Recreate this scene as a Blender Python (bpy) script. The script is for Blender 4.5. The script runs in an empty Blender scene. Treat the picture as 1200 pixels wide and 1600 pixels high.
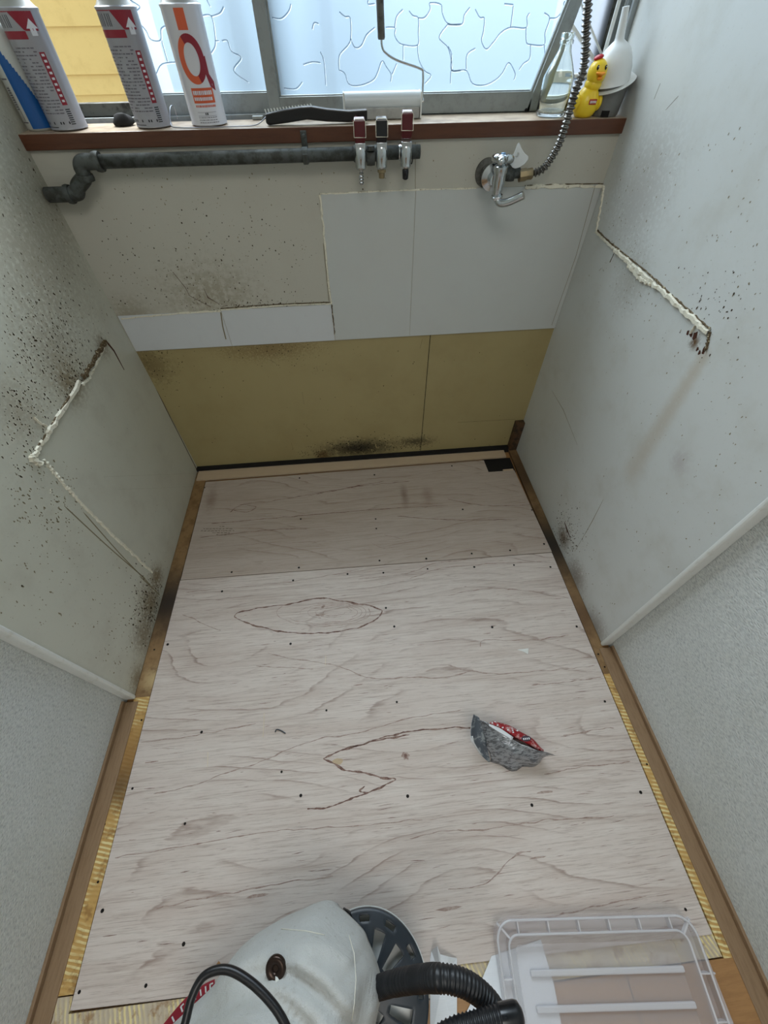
import bpy, bmesh, math, random
from mathutils import Vector, Matrix, noise as mn
S = bpy.context.scene
random.seed(7)
COL = S.collection

# ------------------------------------------------------------------ camera
F_PX = 619.19
CR = Matrix(((0.99567678, 0.07742567, -0.05131295), (-0.09252303, 0.77794463, -0.62148341), (-0.00820013, 0.62354423, 0.78174506)))
CC = Vector((0.59833142, -1.09782203, 1.04346264))
cam_d = bpy.data.cameras.new('camera'); cam = bpy.data.objects.new('camera', cam_d); COL.objects.link(cam)
cam_d.sensor_fit = 'VERTICAL'; cam_d.sensor_height = 36; cam_d.lens = F_PX / 1600 * 36; cam_d.clip_start = 0.01
cam.matrix_world = Matrix.Translation(CC) @ CR.to_4x4()
S.camera = cam

# ------------------------------------------------------------------ light and exposure
S.view_settings.view_transform = 'Standard'; S.view_settings.look = 'None'
S.view_settings.gamma = 1; S.view_settings.use_curve_mapping = False
S.view_settings.exposure = 0.12
W = bpy.data.worlds.new('overcast_sky'); S.world = W; W.use_nodes = True
wb = W.node_tree.nodes['Background']; wb.inputs[0].default_value = (0.80, 0.90, 1.0, 1); wb.inputs[1].default_value = 1.3
def area(name, loc, target, sx, sy, power, col):
    l = bpy.data.lights.new(name, 'AREA'); l.shape = 'RECTANGLE'; l.size = sx; l.size_y = sy; l.energy = power; l.color = col
    o = bpy.data.objects.new(name, l); COL.objects.link(o); o.location = loc
    o.rotation_euler = (Vector(target) - Vector(loc)).to_track_quat('-Z', 'Y').to_euler(); return o
area('daylight_outside_window', (0.0, 1.5, 2.55), (0.75, -0.6, 0.5), 3.0, 2.0, 360, (0.86, 0.94, 1.0))
area('room_fill', (0.6, -2.0, 2.36), (0.6, -1.9, 0), 0.9, 0.9, 12, (1.0, 0.97, 0.92))  # unseen fill light added overhead behind the camera to brighten the room

# ------------------------------------------------------------------ helpers
def at(px, py, ax, v):
    """point of the real plane (axis ax = v) that the photograph shows at px, py"""
    d = CR @ Vector(((px - 600) / F_PX, -(py - 800) / F_PX, -1)); t = (v - CC['xyz'.index(ax)]) / d['xyz'.index(ax)]
    return CC + d * t
def tag(o, label=None, cat=None, group=None, kind=None):
    for k, v in (('label', label), ('category', cat), ('group', group), ('kind', kind)):
        if v: o[k] = v
    return o
def empty(name, loc=(0, 0, 0), label=None, cat=None, group=None, kind=None):
    o = bpy.data.objects.new(name, None); COL.objects.link(o); o.location = loc; o.empty_display_size = .03
    return tag(o, label, cat, group, kind)
class MB:
    def __init__(s): s.v = []; s.f = []; s.m = []
    def add(s, vs, fs, mi=0):
        n = len(s.v); s.v += [tuple(v) for v in vs]; s.f += [tuple(i + n for i in f) for f in fs]; s.m += [mi] * len(fs)
    def box(s, x0, x1, y0, y1, z0, z1, mi=0):
        s.add([(x, y, z) for x in (x0, x1) for y in (y0, y1) for z in (z0, z1)],
              [(0, 1, 3, 2), (4, 6, 7, 5), (0, 4, 5, 1), (2, 3, 7, 6), (0, 2, 6, 4), (1, 5, 7, 3)], mi)
    def obox(s, c, ax, ay, az, mi=0):
        c, ax, ay, az = map(Vector, (c, ax, ay, az))
        s.add([c + ax * i + ay * j + az * k for i in (-1, 1) for j in (-1, 1) for k in (-1, 1)],
              [(0, 1, 3, 2), (4, 6, 7, 5), (0, 4, 5, 1), (2, 3, 7, 6), (0, 2, 6, 4), (1, 5, 7, 3)], mi)
    def bar(s, a, b, w, t, up=(0, 0, 1), mi=0):
        a, b = Vector(a), Vector(b); d = (b - a) / 2; n = d.normalized(); u = Vector(up); sd = n.cross(u).normalized(); u = sd.cross(n)
        s.obox((a + b) / 2, d, sd * (w / 2), u * (t / 2), mi)
    def tube(s, pts, r, seg=14, mi=0, cap=True):
        pts = [Vector(p) for p in pts]; rr = r if hasattr(r, '__len__') else [r] * len(pts)
        t0 = (pts[1] - pts[0]).normalized(); u = t0.orthogonal().normalized(); rings = []
        for i, p in enumerate(pts):
            t = (pts[min(i + 1, len(pts) - 1)] - pts[max(i - 1, 0)]).normalized()
            u = (u - t * u.dot(t)).normalized(); w = t.cross(u)
            rings.append([p + (u * math.cos(2 * math.pi * k / seg) + w * math.sin(2 * math.pi * k / seg)) * rr[i] for k in range(seg)])
        vs = [v for R in rings for v in R]; fs = []
        for i in range(len(pts) - 1):
            for k in range(seg): fs.append((i * seg + k, i * seg + (k + 1) % seg, (i + 1) * seg + (k + 1) % seg, (i + 1) * seg + k))
        if cap: fs += [tuple(range(seg))[::-1], tuple((len(pts) - 1) * seg + k for k in range(seg))]
        s.add(vs, fs, mi)
    def lathe(s, prof, c=(0, 0, 0), axis=(0, 0, 1), seg=32, mi=0, ref=None):
        c = Vector(c); a = Vector(axis).normalized(); u = (Vector(ref) - a * a.dot(Vector(ref))).normalized() if ref else a.orthogonal().normalized(); w = a.cross(u)
        vs = []; fs = []
        for r, h in prof:
            for k in range(seg):
                t = 2 * math.pi * k / seg; vs.append(c + a * h + (u * math.cos(t) + w * math.sin(t)) * max(r, 1e-5))
        for i in range(len(prof) - 1):
            for k in range(seg): fs.append((i * seg + k, i * seg + (k + 1) % seg, (i + 1) * seg + (k + 1) % seg, (i + 1) * seg + k))
        if prof[0][0] > 1e-4: fs.append(tuple(range(seg))[::-1])
        if prof[-1][0] > 1e-4: fs.append(tuple((len(prof) - 1) * seg + k for k in range(seg)))
        s.add(vs, fs, mi)
    def ribbon(s, pts, w, n, h=.0004, mi=0, taper=False):
        """flat strip along pts lying on a surface with normal n, standing h proud of it"""
        pts = [Vector(p) for p in pts]; n = Vector(n); vs = []
        for i, p in enumerate(pts):
            t = (pts[min(i + 1, len(pts) - 1)] - pts[max(i - 1, 0)]).normalized(); sd = n.cross(t).normalized()
            ww = (w[i] if hasattr(w, '__len__') else w) / 2
            if taper and i in (0, len(pts) - 1): ww *= .2
            vs += [p + sd * ww, p + sd * ww * .6 + n * h, p - sd * ww * .6 + n * h, p - sd * ww]
        s.add(vs, [(4 * i + k, 4 * i + k + 1, 4 * i + k + 5, 4 * i + k + 4) for i in range(len(pts) - 1) for k in range(3)], mi)
    def blot(s, p, r, n, stretch=(1, 1), ang=0, mi=0, h=.0003, k=7):
        p = Vector(p); n = Vector(n); u = n.orthogonal().normalized()
        u = n.cross(Vector((0, 0, 1))).normalized() if abs(n.z) < .5 else Vector((1, 0, 0))
        w = n.cross(u); vs = []
        for i in range(k):
            t = 2 * math.pi * i / k; rr = r * random.uniform(.6, 1.15); a = math.cos(t) * rr * stretch[0]; b = math.sin(t) * rr * stretch[1]
            vs.append(p + n * h + u * (a * math.cos(ang) - b * math.sin(ang)) + w * (a * math.sin(ang) + b * math.cos(ang)))
        s.add(vs, [tuple(range(k))], mi)
    def build(s, name, mats, parent=None, smooth=False, bevel=0, sub=0, **kw):
        me = bpy.data.meshes.new(name); me.from_pydata(s.v, [], s.f); me.update()
        for m in (mats if isinstance(mats, (list, tuple)) else [mats]): me.materials.append(m.m)
        for p, mi in zip(me.polygons, s.m): p.material_index = mi; p.use_smooth = bool(smooth)
        bm = bmesh.new(); bm.from_mesh(me); bmesh.ops.recalc_face_normals(bm, faces=bm.faces[:]); bm.to_mesh(me); bm.free()
        if smooth and smooth is not True: me.set_sharp_from_angle(angle=math.radians(smooth))
        o = bpy.data.objects.new(name, me); COL.objects.link(o)
        if parent:
            o.parent = parent; o.matrix_parent_inverse = Matrix.Translation(-parent_loc(parent))
        if bevel:
            b = o.modifiers.new('bevel', 'BEVEL'); b.width = bevel; b.segments = 2; b.limit_method = 'ANGLE'
        if sub:
            b = o.modifiers.new('sub', 'SUBSURF'); b.levels = sub; b.render_levels = sub
        return tag(o, **kw)
def parent_loc(p):
    v = Vector((0, 0, 0))
    while p: v = v + p.location; p = p.parent
    return v
def smooth_path(pts, n=8):
    P = [Vector(p) for p in pts]; out = []
    for i in range(len(P) - 1):
        a, b, c, d = P[max(i - 1, 0)], P[i], P[i + 1], P[min(i + 2, len(P) - 1)]
        for k in range(n):
            t = k / n; out.append(.5 * (2 * b + (c - a) * t + (2 * a - 5 * b + 4 * c - d) * t * t + (3 * b - a - 3 * c + d) * t ** 3))
    return out + [P[-1]]

# ------------------------------------------------------------------ materials
def srgb(r, g, b):
    return tuple((c / 255 / 12.92) if c / 255 <= .04045 else ((c / 255 + .055) / 1.055) ** 2.4 for c in (r, g, b)) + (1,)
class Mat:
    def __init__(s, name, col, rough=.5, metal=0, spec=.5):
        s.m = bpy.data.materials.new(name); s.m.use_nodes = True; s.t = s.m.node_tree; s.N = s.t.nodes; s.L = s.t.links
        s.b = s.N['Principled BSDF']; s.b.inputs['Base Color'].default_value = col; s.b.inputs['Roughness'].default_value = rough
        s.b.inputs['Metallic'].default_value = metal; s.b.inputs['Specular IOR Level'].default_value = spec
        s.c = None; s.col = col; s.geo = s.N.new('ShaderNodeNewGeometry'); s.h = None
    def pos(s, scale=(1, 1, 1), loc=(0, 0, 0), rot=(0, 0, 0)):
        m = s.N.new('ShaderNodeMapping'); s.L.new(s.geo.outputs['Position'], m.inputs[0])
        m.inputs['Scale'].default_value = scale; m.inputs['Location'].default_value = loc; m.inputs['Rotation'].default_value = rot; return m.outputs[0]
    def noise(s, scale, detail=4, rough=.6, vec=None, dist=0):
        n = s.N.new('ShaderNodeTexNoise'); n.inputs['Scale'].default_value = scale; n.inputs['Detail'].default_value = detail
        n.inputs['Roughness'].default_value = rough; n.inputs['Distortion'].default_value = dist
        s.L.new(vec if vec else s.geo.outputs['Position'], n.inputs[0]); return n.outputs[0]
    def math(s, op, a, b=None, clamp=False):
        n = s.N.new('ShaderNodeMath'); n.operation = op; n.use_clamp = clamp
        for i, x in enumerate((a, b)):
            if x is None: continue
            if isinstance(x, (int, float)): n.inputs[i].default_value = x
            else: s.L.new(x, n.inputs[i])
        return n.outputs[0]
    def ramp(s, x, lo, hi, a=0., b=1.):
        n = s.N.new('ShaderNodeMapRange'); n.interpolation_type = 'SMOOTHSTEP'; s.L.new(x, n.inputs[0])
        for i, v in zip((1, 2, 3, 4), (lo, hi, a, b)): n.inputs[i].default_value = v
        return n.outputs[0]
    def mix(s, fac, col):
        n = s.N.new('ShaderNodeMix'); n.data_type = 'RGBA'
        if isinstance(fac, (int, float)): n.inputs[0].default_value = fac
        else: s.L.new(fac, n.inputs[0])
        if s.c is None: n.inputs[6].default_value = s.col
        else: s.L.new(s.c, n.inputs[6])
        if isinstance(col, tuple): n.inputs[7].default_value = col
        else: s.L.new(col, n.inputs[7])
        s.c = n.outputs[2]; s.L.new(s.c, s.b.inputs['Base Color']); return s
    def mottle(s, scale, col, lo=.45, hi=.75, k=.5, vec=None, detail=5):
        return s.mix(s.math('MULTIPLY', s.ramp(s.noise(scale, detail, .65, vec), lo, hi), k), col)
    def near(s, p, rad, stretch=(1, 1, 1)):
        m = s.N.new('ShaderNodeVectorMath'); m.operation = 'SUBTRACT'; s.L.new(s.geo.outputs['Position'], m.inputs[0]); m.inputs[1].default_value = tuple(p)
        q = s.N.new('ShaderNodeVectorMath'); q.operation = 'MULTIPLY'; s.L.new(m.outputs[0], q.inputs[0]); q.inputs[1].default_value = stretch
        l = s.N.new('ShaderNodeVectorMath'); l.operation = 'LENGTH'; s.L.new(q.outputs[0], l.inputs[0])
        return s.ramp(l.outputs['Value'], 0, rad, 1, 0)
    def stain(s, p, rad, col, scale=60, k=.8, lo=.4, hi=.65, stretch=(1, 1, 1)):
        a = s.near(p, rad, stretch); n = s.ramp(s.math('ADD', s.noise(scale, 6, .7), s.math('MULTIPLY', a, .15)), lo, hi)
        return s.mix(s.math('MULTIPLY', s.math('MULTIPLY', a, n), k), col)
    def bump(s, h, strength=.3, dist=.001):
        n = s.N.new('ShaderNodeBump'); n.inputs['Strength'].default_value = strength; n.inputs['Distance'].default_value = dist
        s.L.new(h, n.inputs['Height']); s.L.new(n.outputs[0], s.b.inputs['Normal']); return s
def M(name, col, rough=.5, metal=0, mott=None, spec=.5):
    a = Mat(name, col, rough, metal, spec)
    if mott: a.mottle(*mott)
    return a

NB, NL, NR, NF = (0, -1, 0), (1, 0, 0), (-1, 0, 0), (0, 0, 1)
B = lambda x, y, v=0.: at(x, y, 'y', v)
L = lambda x, y, v=0.: at(x, y, 'x', v)
Rw = lambda x, y, v=1.2: at(x, y, 'x', v)
G = lambda x, y, v=0.: at(x, y, 'z', v)

def board(name, col, dirt=.35):
    a = Mat(name, col, .32); a.mottle(9, srgb(176, 172, 158), .45, .8, dirt); a.mottle(160, srgb(150, 140, 118), .6, .75, dirt * .8); return a
m_back = board('old_white_wallboard', srgb(186, 184, 172)); m_back.stain(B(330, 460), .22, srgb(120, 105, 70), 70, .45, .5, .7, (1, 1, 1.5)); m_back.stain(B(210, 500), .10, srgb(110, 95, 60), 90, .5)
m_patch = Mat('clean_white_wallboard', srgb(194, 198, 195), .18); m_patch.mottle(14, srgb(190, 192, 190), .4, .8, .5)
m_strip = Mat('white_wallboard_strip', srgb(204, 208, 210), .3); m_strip.mottle(30, srgb(196, 198, 200), .5, .8, .5)
m_left = board('left_wallboard', srgb(200, 200, 186), .5)
for p, r, k in (((90, 560), .16, .4), ((30, 640), .10, .3), ((60, 400), .25, .4), ((235, 940), .10, .85), ((245, 900), .06, .9), ((215, 1060), .06, .7), ((110, 600), .07, .7), ((160, 540), .05, .7), ((225, 990), .09, .7)):
    m_left.stain(L(*p), r, srgb(112, 92, 58), 110, k, .42, .66)
m_left.stain(L(60, 300), .22, srgb(120, 112, 90), 120, .5)
m_right = board('right_wallboard', srgb(204, 207, 204), .35)
for p, r, k in (((1085, 535), .02, 1.), ((880, 840), .06, .85), ((900, 900), .08, .6), ((930, 980), .08, .5), ((1000, 300), .16, .3)):
    m_right.stain(Rw(*p), r, srgb(96, 70, 42), 120, k, .42, .62)
m_right.stain(Rw(985, 440), .10, srgb(130, 122, 104), 120, .35); m_right.stain(Rw(1062, 722), .04, srgb(168, 160, 158), 60, .5)
# the long brown water run from the rusty corner down the right wall
a_, b_ = Rw(1098, 560), Rw(985, 740)
for i in range(12):
    t = i / 11; m_right.stain(a_.lerp(b_, t), .024 + .02 * t, srgb(166, 146, 114), 140, .45 - .25 * t, .2, .6)
m_cream = Mat('cream_yellow_wallboard', srgb(164, 150, 106), .38); m_cream.mottle(5, srgb(150, 134, 90), .4, .7, .5)
m_cream.stain(B(560, 700, .004), .13, srgb(34, 28, 16), 75, 1.0, .45, .56, (.6, 1, 1.9)); m_cream.stain(B(650, 690, .004), .08, srgb(40, 32, 18), 120, .8, .5, .6, (.7, 1, 2)); m_cream.stain(B(505, 712, .004), .05, srgb(90, 62, 24), 90, .9, .45, .6)
m_cream.stain(B(235, 570, .004), .10, srgb(84, 62, 26), 130, .55, .47, .6); m_cream.stain(B(420, 545, .004), .12, srgb(110, 84, 40), 200, .6, .5, .6, (.5, 1, 2))
def wallpaper(name):
    a = Mat(name, srgb(234, 238, 236), .75, 0, .3)
    a.mottle(3, srgb(218, 221, 212), .4, .7, .5)
    n1 = a.noise(1, 2, .5, a.pos((1, 170, 700))); n2 = a.noise(420, 2)
    a.mix(a.math('MULTIPLY', a.ramp(n1, .55, .35), .42), srgb(134, 142, 146))
    a.bump(a.math('ADD', n1, a.math('MULTIPLY', n2, .4)), 1., .004); return a
m_paper = wallpaper('woven_wallpaper')
m_caulk = M('old_white_caulk', srgb(226, 222, 204), .6, 0, (220, srgb(120, 104, 74), .55, .7, .7))
m_caulk_dirty = M('grimy_caulk', srgb(86, 70, 46), .8, 0, (200, srgb(200, 190, 160), .55, .65, .8))
m_speck = M('mould_speck', srgb(62, 50, 32), .9)
m_faint = M('faint_grime_speck', srgb(132, 122, 96), .9)
m_rust = M('rust_mark', srgb(70, 34, 16), .9)
m_black = M('dark_gap', srgb(14, 12, 10), .9)
m_white_trim = M('white_plastic_moulding', srgb(222, 224, 220), .35, 0, (60, srgb(190, 186, 170), .5, .8, .5))
m_sill = Mat('varnished_brown_sill', srgb(92, 54, 34), .35)
m_sill.mix(m_sill.math('MULTIPLY', m_sill.ramp(m_sill.noise(12, 6, .7, m_sill.pos((1, 9, 9))), .4, .7), .7), srgb(70, 38, 22))
# top face of the sill is bare and worn
sp = m_sill.N.new('ShaderNodeSeparateXYZ'); m_sill.L.new(m_sill.geo.outputs['Normal'], sp.inputs[0])
m_sill.mix(m_sill.math('MULTIPLY', m_sill.ramp(sp.outputs['Z'], .5, .9), m_sill.ramp(m_sill.noise(30, 5), .3, .6, .55, 1)), srgb(190, 172, 150))
m_alu = M('dull_aluminium', srgb(150, 156, 156), .42, .65, (40, srgb(110, 112, 108), .45, .75, .5))
m_alu_dark = M('grimy_window_rebate', srgb(96, 96, 90), .6, .2, (50, srgb(36, 34, 30), .45, .65, .8))
m_brown = Mat('brown_baseboard_wood', srgb(142, 116, 88), .5); m_brown.mix(m_brown.math('MULTIPLY', m_brown.ramp(m_brown.noise(26, 5, .7, m_brown.pos((9, 1, 9))), .4, .7), .5), srgb(112, 86, 60))
m_dkwood = Mat('dark_damp_wood', srgb(86, 62, 40), .6); m_dkwood.mottle(40, srgb(34, 24, 14), .42, .6, .85)
m_tan = Mat('tan_floorboard', srgb(164, 122, 76), .5); m_tan.mix(m_tan.math('MULTIPLY', m_tan.ramp(m_tan.noise(10, 6, .7, m_tan.pos((1.4, 12, 1))), .4, .7), .6), srgb(132, 94, 58))

def glue(name, tilt, base=(190, 152, 88)):
    a = Mat(name, srgb(*base), .55)
    w = a.N.new('ShaderNodeTexWave'); w.wave_type = 'BANDS'; w.bands_direction = 'Y'; w.inputs['Scale'].default_value = 42; w.inputs['Distortion'].default_value = 2.2
    w.inputs['Detail'].default_value = 2; a.L.new(a.pos((1, 1, 1), rot=(0, 0, tilt)), w.inputs[0])
    a.mix(a.math('MULTIPLY', a.ramp(w.outputs['Fac'], .45, .75), a.ramp(a.noise(14, 3), .38, .55)), srgb(222, 206, 150))
    a.mottle(45, srgb(140, 100, 50), .5, .66, .7); a.bump(w.outputs['Fac'], .5, .001); return a
m_glue = glue('combed_yellow_glue', .25); m_glue_w = glue('combed_pale_glue', 1.2, (186, 172, 150))
m_bord = Mat('damp_border_wood', srgb(146, 116, 78), .5); m_bord.mottle(24, srgb(112, 84, 52), .4, .65, .8)
m_bord.stain(G(262, 940), .17, srgb(44, 32, 20), 50, 1., .3, .55, (1, 1, 1)); m_bord.stain(G(858, 850), .22, srgb(36, 28, 18), 50, 1., .25, .5); m_bord.stain(G(820, 740), .20, srgb(70, 52, 34), 30, .9, .1, .4); m_bord.stain(G(905, 960), .12, srgb(96, 70, 44), 60, .8, .3, .55); m_bord.stain(G(240, 1060), .05, srgb(200, 176, 130), 60, .8, .4, .6)
m_glue.stain(G(205, 1190), .12, srgb(150, 112, 60), 40, 1., .0, .2); m_glue.stain(G(185, 1230), .06, srgb(96, 70, 38), 50, .8, .3, .5)

def plywood(name, off):
    a = Mat(name, srgb(206, 195, 187), .48)
    # cathedral figure: contour lines of a slow height field stretched along the grain (x)
    slow = a.noise(1.0, 1.5, .5, a.pos((1.0, 2.6, 1), (off, off * 1.7, 0)), .2)
    fine = a.noise(1.0, 4, .6, a.pos((5, 26, 1), (off, 0, 0)))
    sp_ = a.N.new('ShaderNodeSeparateXYZ'); a.L.new(a.geo.outputs['Position'], sp_.inputs[0])
    h = a.math('ADD', a.math('ADD', a.math('MULTIPLY', slow, 18.), a.math('MULTIPLY', fine, .8)), a.math('MULTIPLY', sp_.outputs['Y'], 24.))
    fr = a.math('FRACT', h); band = a.ramp(fr, .84, .965); back = a.ramp(fr, .965, 1.0, 1, 0)
    line = a.math('MULTIPLY', band, back)
    gate = a.ramp(a.noise(1.0, 4, .6, a.pos((4, 16, 1), (off + 3, 5, 0))), .40, .66)
    streak = a.ramp(a.noise(1.0, 6, .75, a.pos((6, 240, 1))), .48, .70)
    streak2 = a.ramp(a.noise(1.0, 4, .7, a.pos((16, 460, 1), (7, 3, 0))), .54, .68)
    soft = a.ramp(a.noise(1.0, 4, .6, a.pos((1.8, 18, 1), (2, off, 0))), .42, .7)
    a.mix(a.math('MULTIPLY', soft, .5), srgb(180, 163, 152))
    a.mix(a.math('MULTIPLY', streak, .62), srgb(150, 132, 120))
    a.mix(a.math('MULTIPLY', streak2, .55), srgb(126, 108, 98))
    a.mix(a.math('MULTIPLY', a.math('MULTIPLY', a.ramp(fr, .35, 1.), gate), .30), srgb(166, 144, 132))
    a.mix(a.math('MULTIPLY', a.math('MULTIPLY', line, gate), .55), srgb(118, 92, 80))
    a.mix(a.math('MULTIPLY', a.ramp(a.noise(1., 5, .7, a.pos((10, 90, 1))), .45, .75), .3), srgb(224, 220, 212))
    a.bump(a.noise(1.0, 5, .7, a.pos((30, 500, 1))), .25, .0005); return a
m_ply = plywood('pale_plywood', 0.); m_ply2 = plywood('older_pale_plywood', 4.3)
m_ply2.mix(.42, srgb(150, 132, 112))
m_ply2.stain(G(632, 775), .08, srgb(104, 76, 58), 30, .55, .2, .7, (3.5, 1, 1)); m_ply2.stain(G(330, 780), .07, srgb(120, 94, 76), 40, .5, .3, .7, (2, .7, 1)); m_ply2.stain(G(668, 775), .07, srgb(120, 90, 70), 40, .4, .2, .7, (2, 1, 1))  # the first spot paints the lump's dark shadow into the veneer colour
m_vein = M('dark_grain_vein', srgb(104, 74, 64), .6, 0, (90, srgb(150, 124, 112), .42, .6, .8))
m_vein_l = M('light_grain_vein', srgb(152, 130, 120), .6, 0, (90, srgb(180, 164, 154), .42, .6, .8))
m_offcut = Mat('pinkish_plywood_offcut', srgb(198, 178, 150), .5); m_offcut.mix(m_offcut.math('MULTIPLY', m_offcut.noise(1, 5, .6, m_offcut.pos((8, 120, 1))), .35), srgb(170, 140, 116))

# ------------------------------------------------------------------ structure
ZW = .9
def stru(name, **k): return empty(name, (0, 0, 0), kind='structure', **k)
def speckle(mb, poly_fn, n, r0, r1, nrm, mi, st=(1, 1.3)):
    for _ in range(n):
        p = poly_fn()
        if p is not None: mb.blot(p, random.uniform(r0, r1) * random.choice((.6, .8, 1)), nrm, (1, random.uniform(*st)), random.uniform(-.5, .5), mi)
def gauss(f, cx, cy, sx, sy, ok=lambda p: True):
    def g():
        p = f(random.gauss(cx, sx), random.gauss(cy, sy)); return p if ok(p) else None
    return g
def unif(f, x0, x1, y0, y1, ok=lambda p: True):
    def g():
        p = f(random.uniform(x0, x1), random.uniform(y0, y1)); return p if ok(p) else None
    return g

fl = MB(); fl.box(-.03, 1.23, -3.2, .0, -.06, -.0125); fl.build('floor', m_tan, kind='structure')
# old tan boards in front of the plywood, with their seams
tf = stru('trim_1')
g = MB(); y = -1.325
for x0, x1 in ((.013, .33), (.332, .66), (.662, .99), (.992, 1.19)): g.box(x0, x1, -2.2, -1.332, -.0125, -.001)
g.build('old_floorboard', m_tan, tf, bevel=.0008)
# glue covered border strips left and right of the plywood
g = MB(); g.box(.0, .0375, -1.27, -.79, -.012, -.0015); g.build('glue_strip_left', m_glue, tf)
g = MB(); g.box(.0, .0375, -.79, -.012, -.012, -.0015); g.build('damp_border_left', m_bord, tf)
g = MB(); g.box(1.172, 1.1925, -1.36, -.845, -.012, -.0015); g.build('glue_strip_right', m_glue, tf)
g = MB(); g.box(1.172, 1.2, -.845, -.012, -.012, -.0015); g.build('damp_border_right', m_bord, tf)
g = MB(); g.box(.013, 1.17, -1.33, -1.292, -.012, -.002); g.box(.0, .0375, -1.292, -1.272, -.012, -.002); g.build('glue_strip_front', m_glue_w, tf)

def wall_frame(): pass
# back wall: masonry box with the window opening
wb_ = stru('wall_back')
g = MB(); g.box(-.03, 1.23, .010, .10, -.05, .884); g.box(-.03, 1.23, 0, .17, 1.86, 2.4); g.build('wall_core', m_back, wb_)
g = MB(); g.box(.0, 1.2, 0, .010, .4655, .886)
okb = lambda p: .48 < p.z < .88 and .01 < p.x < 1.19
speckle(g, gauss(B, 300, 430, 120, 55, lambda p: okb(p) and not (p.x > .557 and p.z < .8) and p.z > .565), 420, .0007, .0019, NB, 1)
speckle(g, unif(B, 150, 640, 260, 480, lambda p: okb(p) and not (p.x > .557 and p.z < .8) and p.z > .565), 260, .0006, .0016, NB, 2)
speckle(g, gauss(B, 430, 478, 55, 5, lambda p: okb(p) and .566 < p.z < .6 and p.x < .55), 260, .0007, .002, NB, 1)
speckle(g, unif(B, 650, 960, 230, 290, lambda p: okb(p) and p.z > .81), 40, .0006, .0013, NB, 2)
g.ribbon([B(649, 222), B(649, 298)], .0012, NB, .0002, 2)
g.ribbon([B(270, 425), B(290, 450), B(296, 462), B(330, 480)], .0012, NB, .0003, 3)
g.ribbon([B(318, 450), B(325, 465), B(344, 476)], .0022, NB, .0004, 3, True)
g.build('upper_panel', [m_back, m_speck, m_faint, m_rust], wb_)
g = MB(); g.box(.003, .2655, -.0012, .0, .466, .563); g.box(.267, .5545, -.0012, .0, .466, .565)
g.ribbon([B(345, 488, -.0013), B(348, 510, -.0013), B(353, 530, -.0013)], .003, NB, .0006, 1)
g.ribbon([B(272, 490, -.0013), B(290, 497, -.0013), B(297, 508, -.0013)], .0025, NB, .0005, 0, True)
g.build('white_strip', [m_strip, m_faint], wb_, bevel=.0004)
g = MB(); g.box(.557, .7685, -.0012, 0, .4665, .8); g.box(.7698, 1.199, -.0012, 0, .4665, .8)
g.ribbon([B(505, 380, -.0013), B(510, 430, -.0013), B(514, 470, -.0013)], .0012, NB, .0003, 1)
g.ribbon([B(930, 290, -.0013), B(900, 400, -.0013), B(862, 508, -.0013)], .0012, NB, .0003, 1)
g.build('white_tile_board', [m_patch, m_faint], wb_, bevel=.0003)
g = MB(); g.box(.0, .8305, .004, .010, .012, .4655); g.box(.8315, 1.2, .004, .010, .012, .4655)
C4 = lambda x, y: B(x, y, .0037)
okc = lambda p: .02 < p.z < .46 and .005 < p.x < 1.19
speckle(g, gauss(C4, 240, 575, 22, 28, okc), 150, .0006, .002, NB, 1)
speckle(g, gauss(C4, 440, 545, 50, 16, okc), 170, .0006, .0018, NB, 1)
speckle(g, unif(C4, 260, 650, 540, 700, okc), 80, .0006, .002, NB, 1)
speckle(g, unif(C4, 680, 840, 540, 700, okc), 25, .0006, .0014, NB, 1)
speckle(g, gauss(C4, 570, 700, 32, 8, okc), 420, .0008, .0026, NB, 2)
speckle(g, gauss(C4, 635, 694, 22, 8, okc), 130, .0008, .0022, NB, 2)
speckle(g, gauss(C4, 505, 710, 20, 6, okc), 200, .0008, .0024, NB, 1)
for q in (((422, 562), (432, 568)), ((494, 572), (497, 580)), ((478, 666), (486, 674)), ((455, 692), (458, 702)), ((472, 612), (475, 632)), ((660, 530), (656, 545))):
    g.ribbon([C4(*q[0]), C4(*q[1])], .002, NB, .0004, 1, True)
g.ribbon([C4(715, 660), C4(805, 655)], .0008, NB, .0002, 1)
g.box(.830, .832, .0035, .0045, .012, .4655, 2)
for q in ((675, 697), (742, 686), (789, 684), (765, 696)): g.blot(C4(*q), .002, NB, mi=2)
g.build('cream_panel', [m_cream, m_speck, m_black], wb_)
g = MB(); g.box(.0, 1.2, -.012, .0095, -.012, .011); g.build('dark_gap', m_black, wb_)
# damp wooden batten standing in the right corner
g = MB(); g.box(1.168, 1.1995, -.016, .006, .0, .128); g.build('corner_batten', m_dkwood, wb_, bevel=.001)

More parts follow.
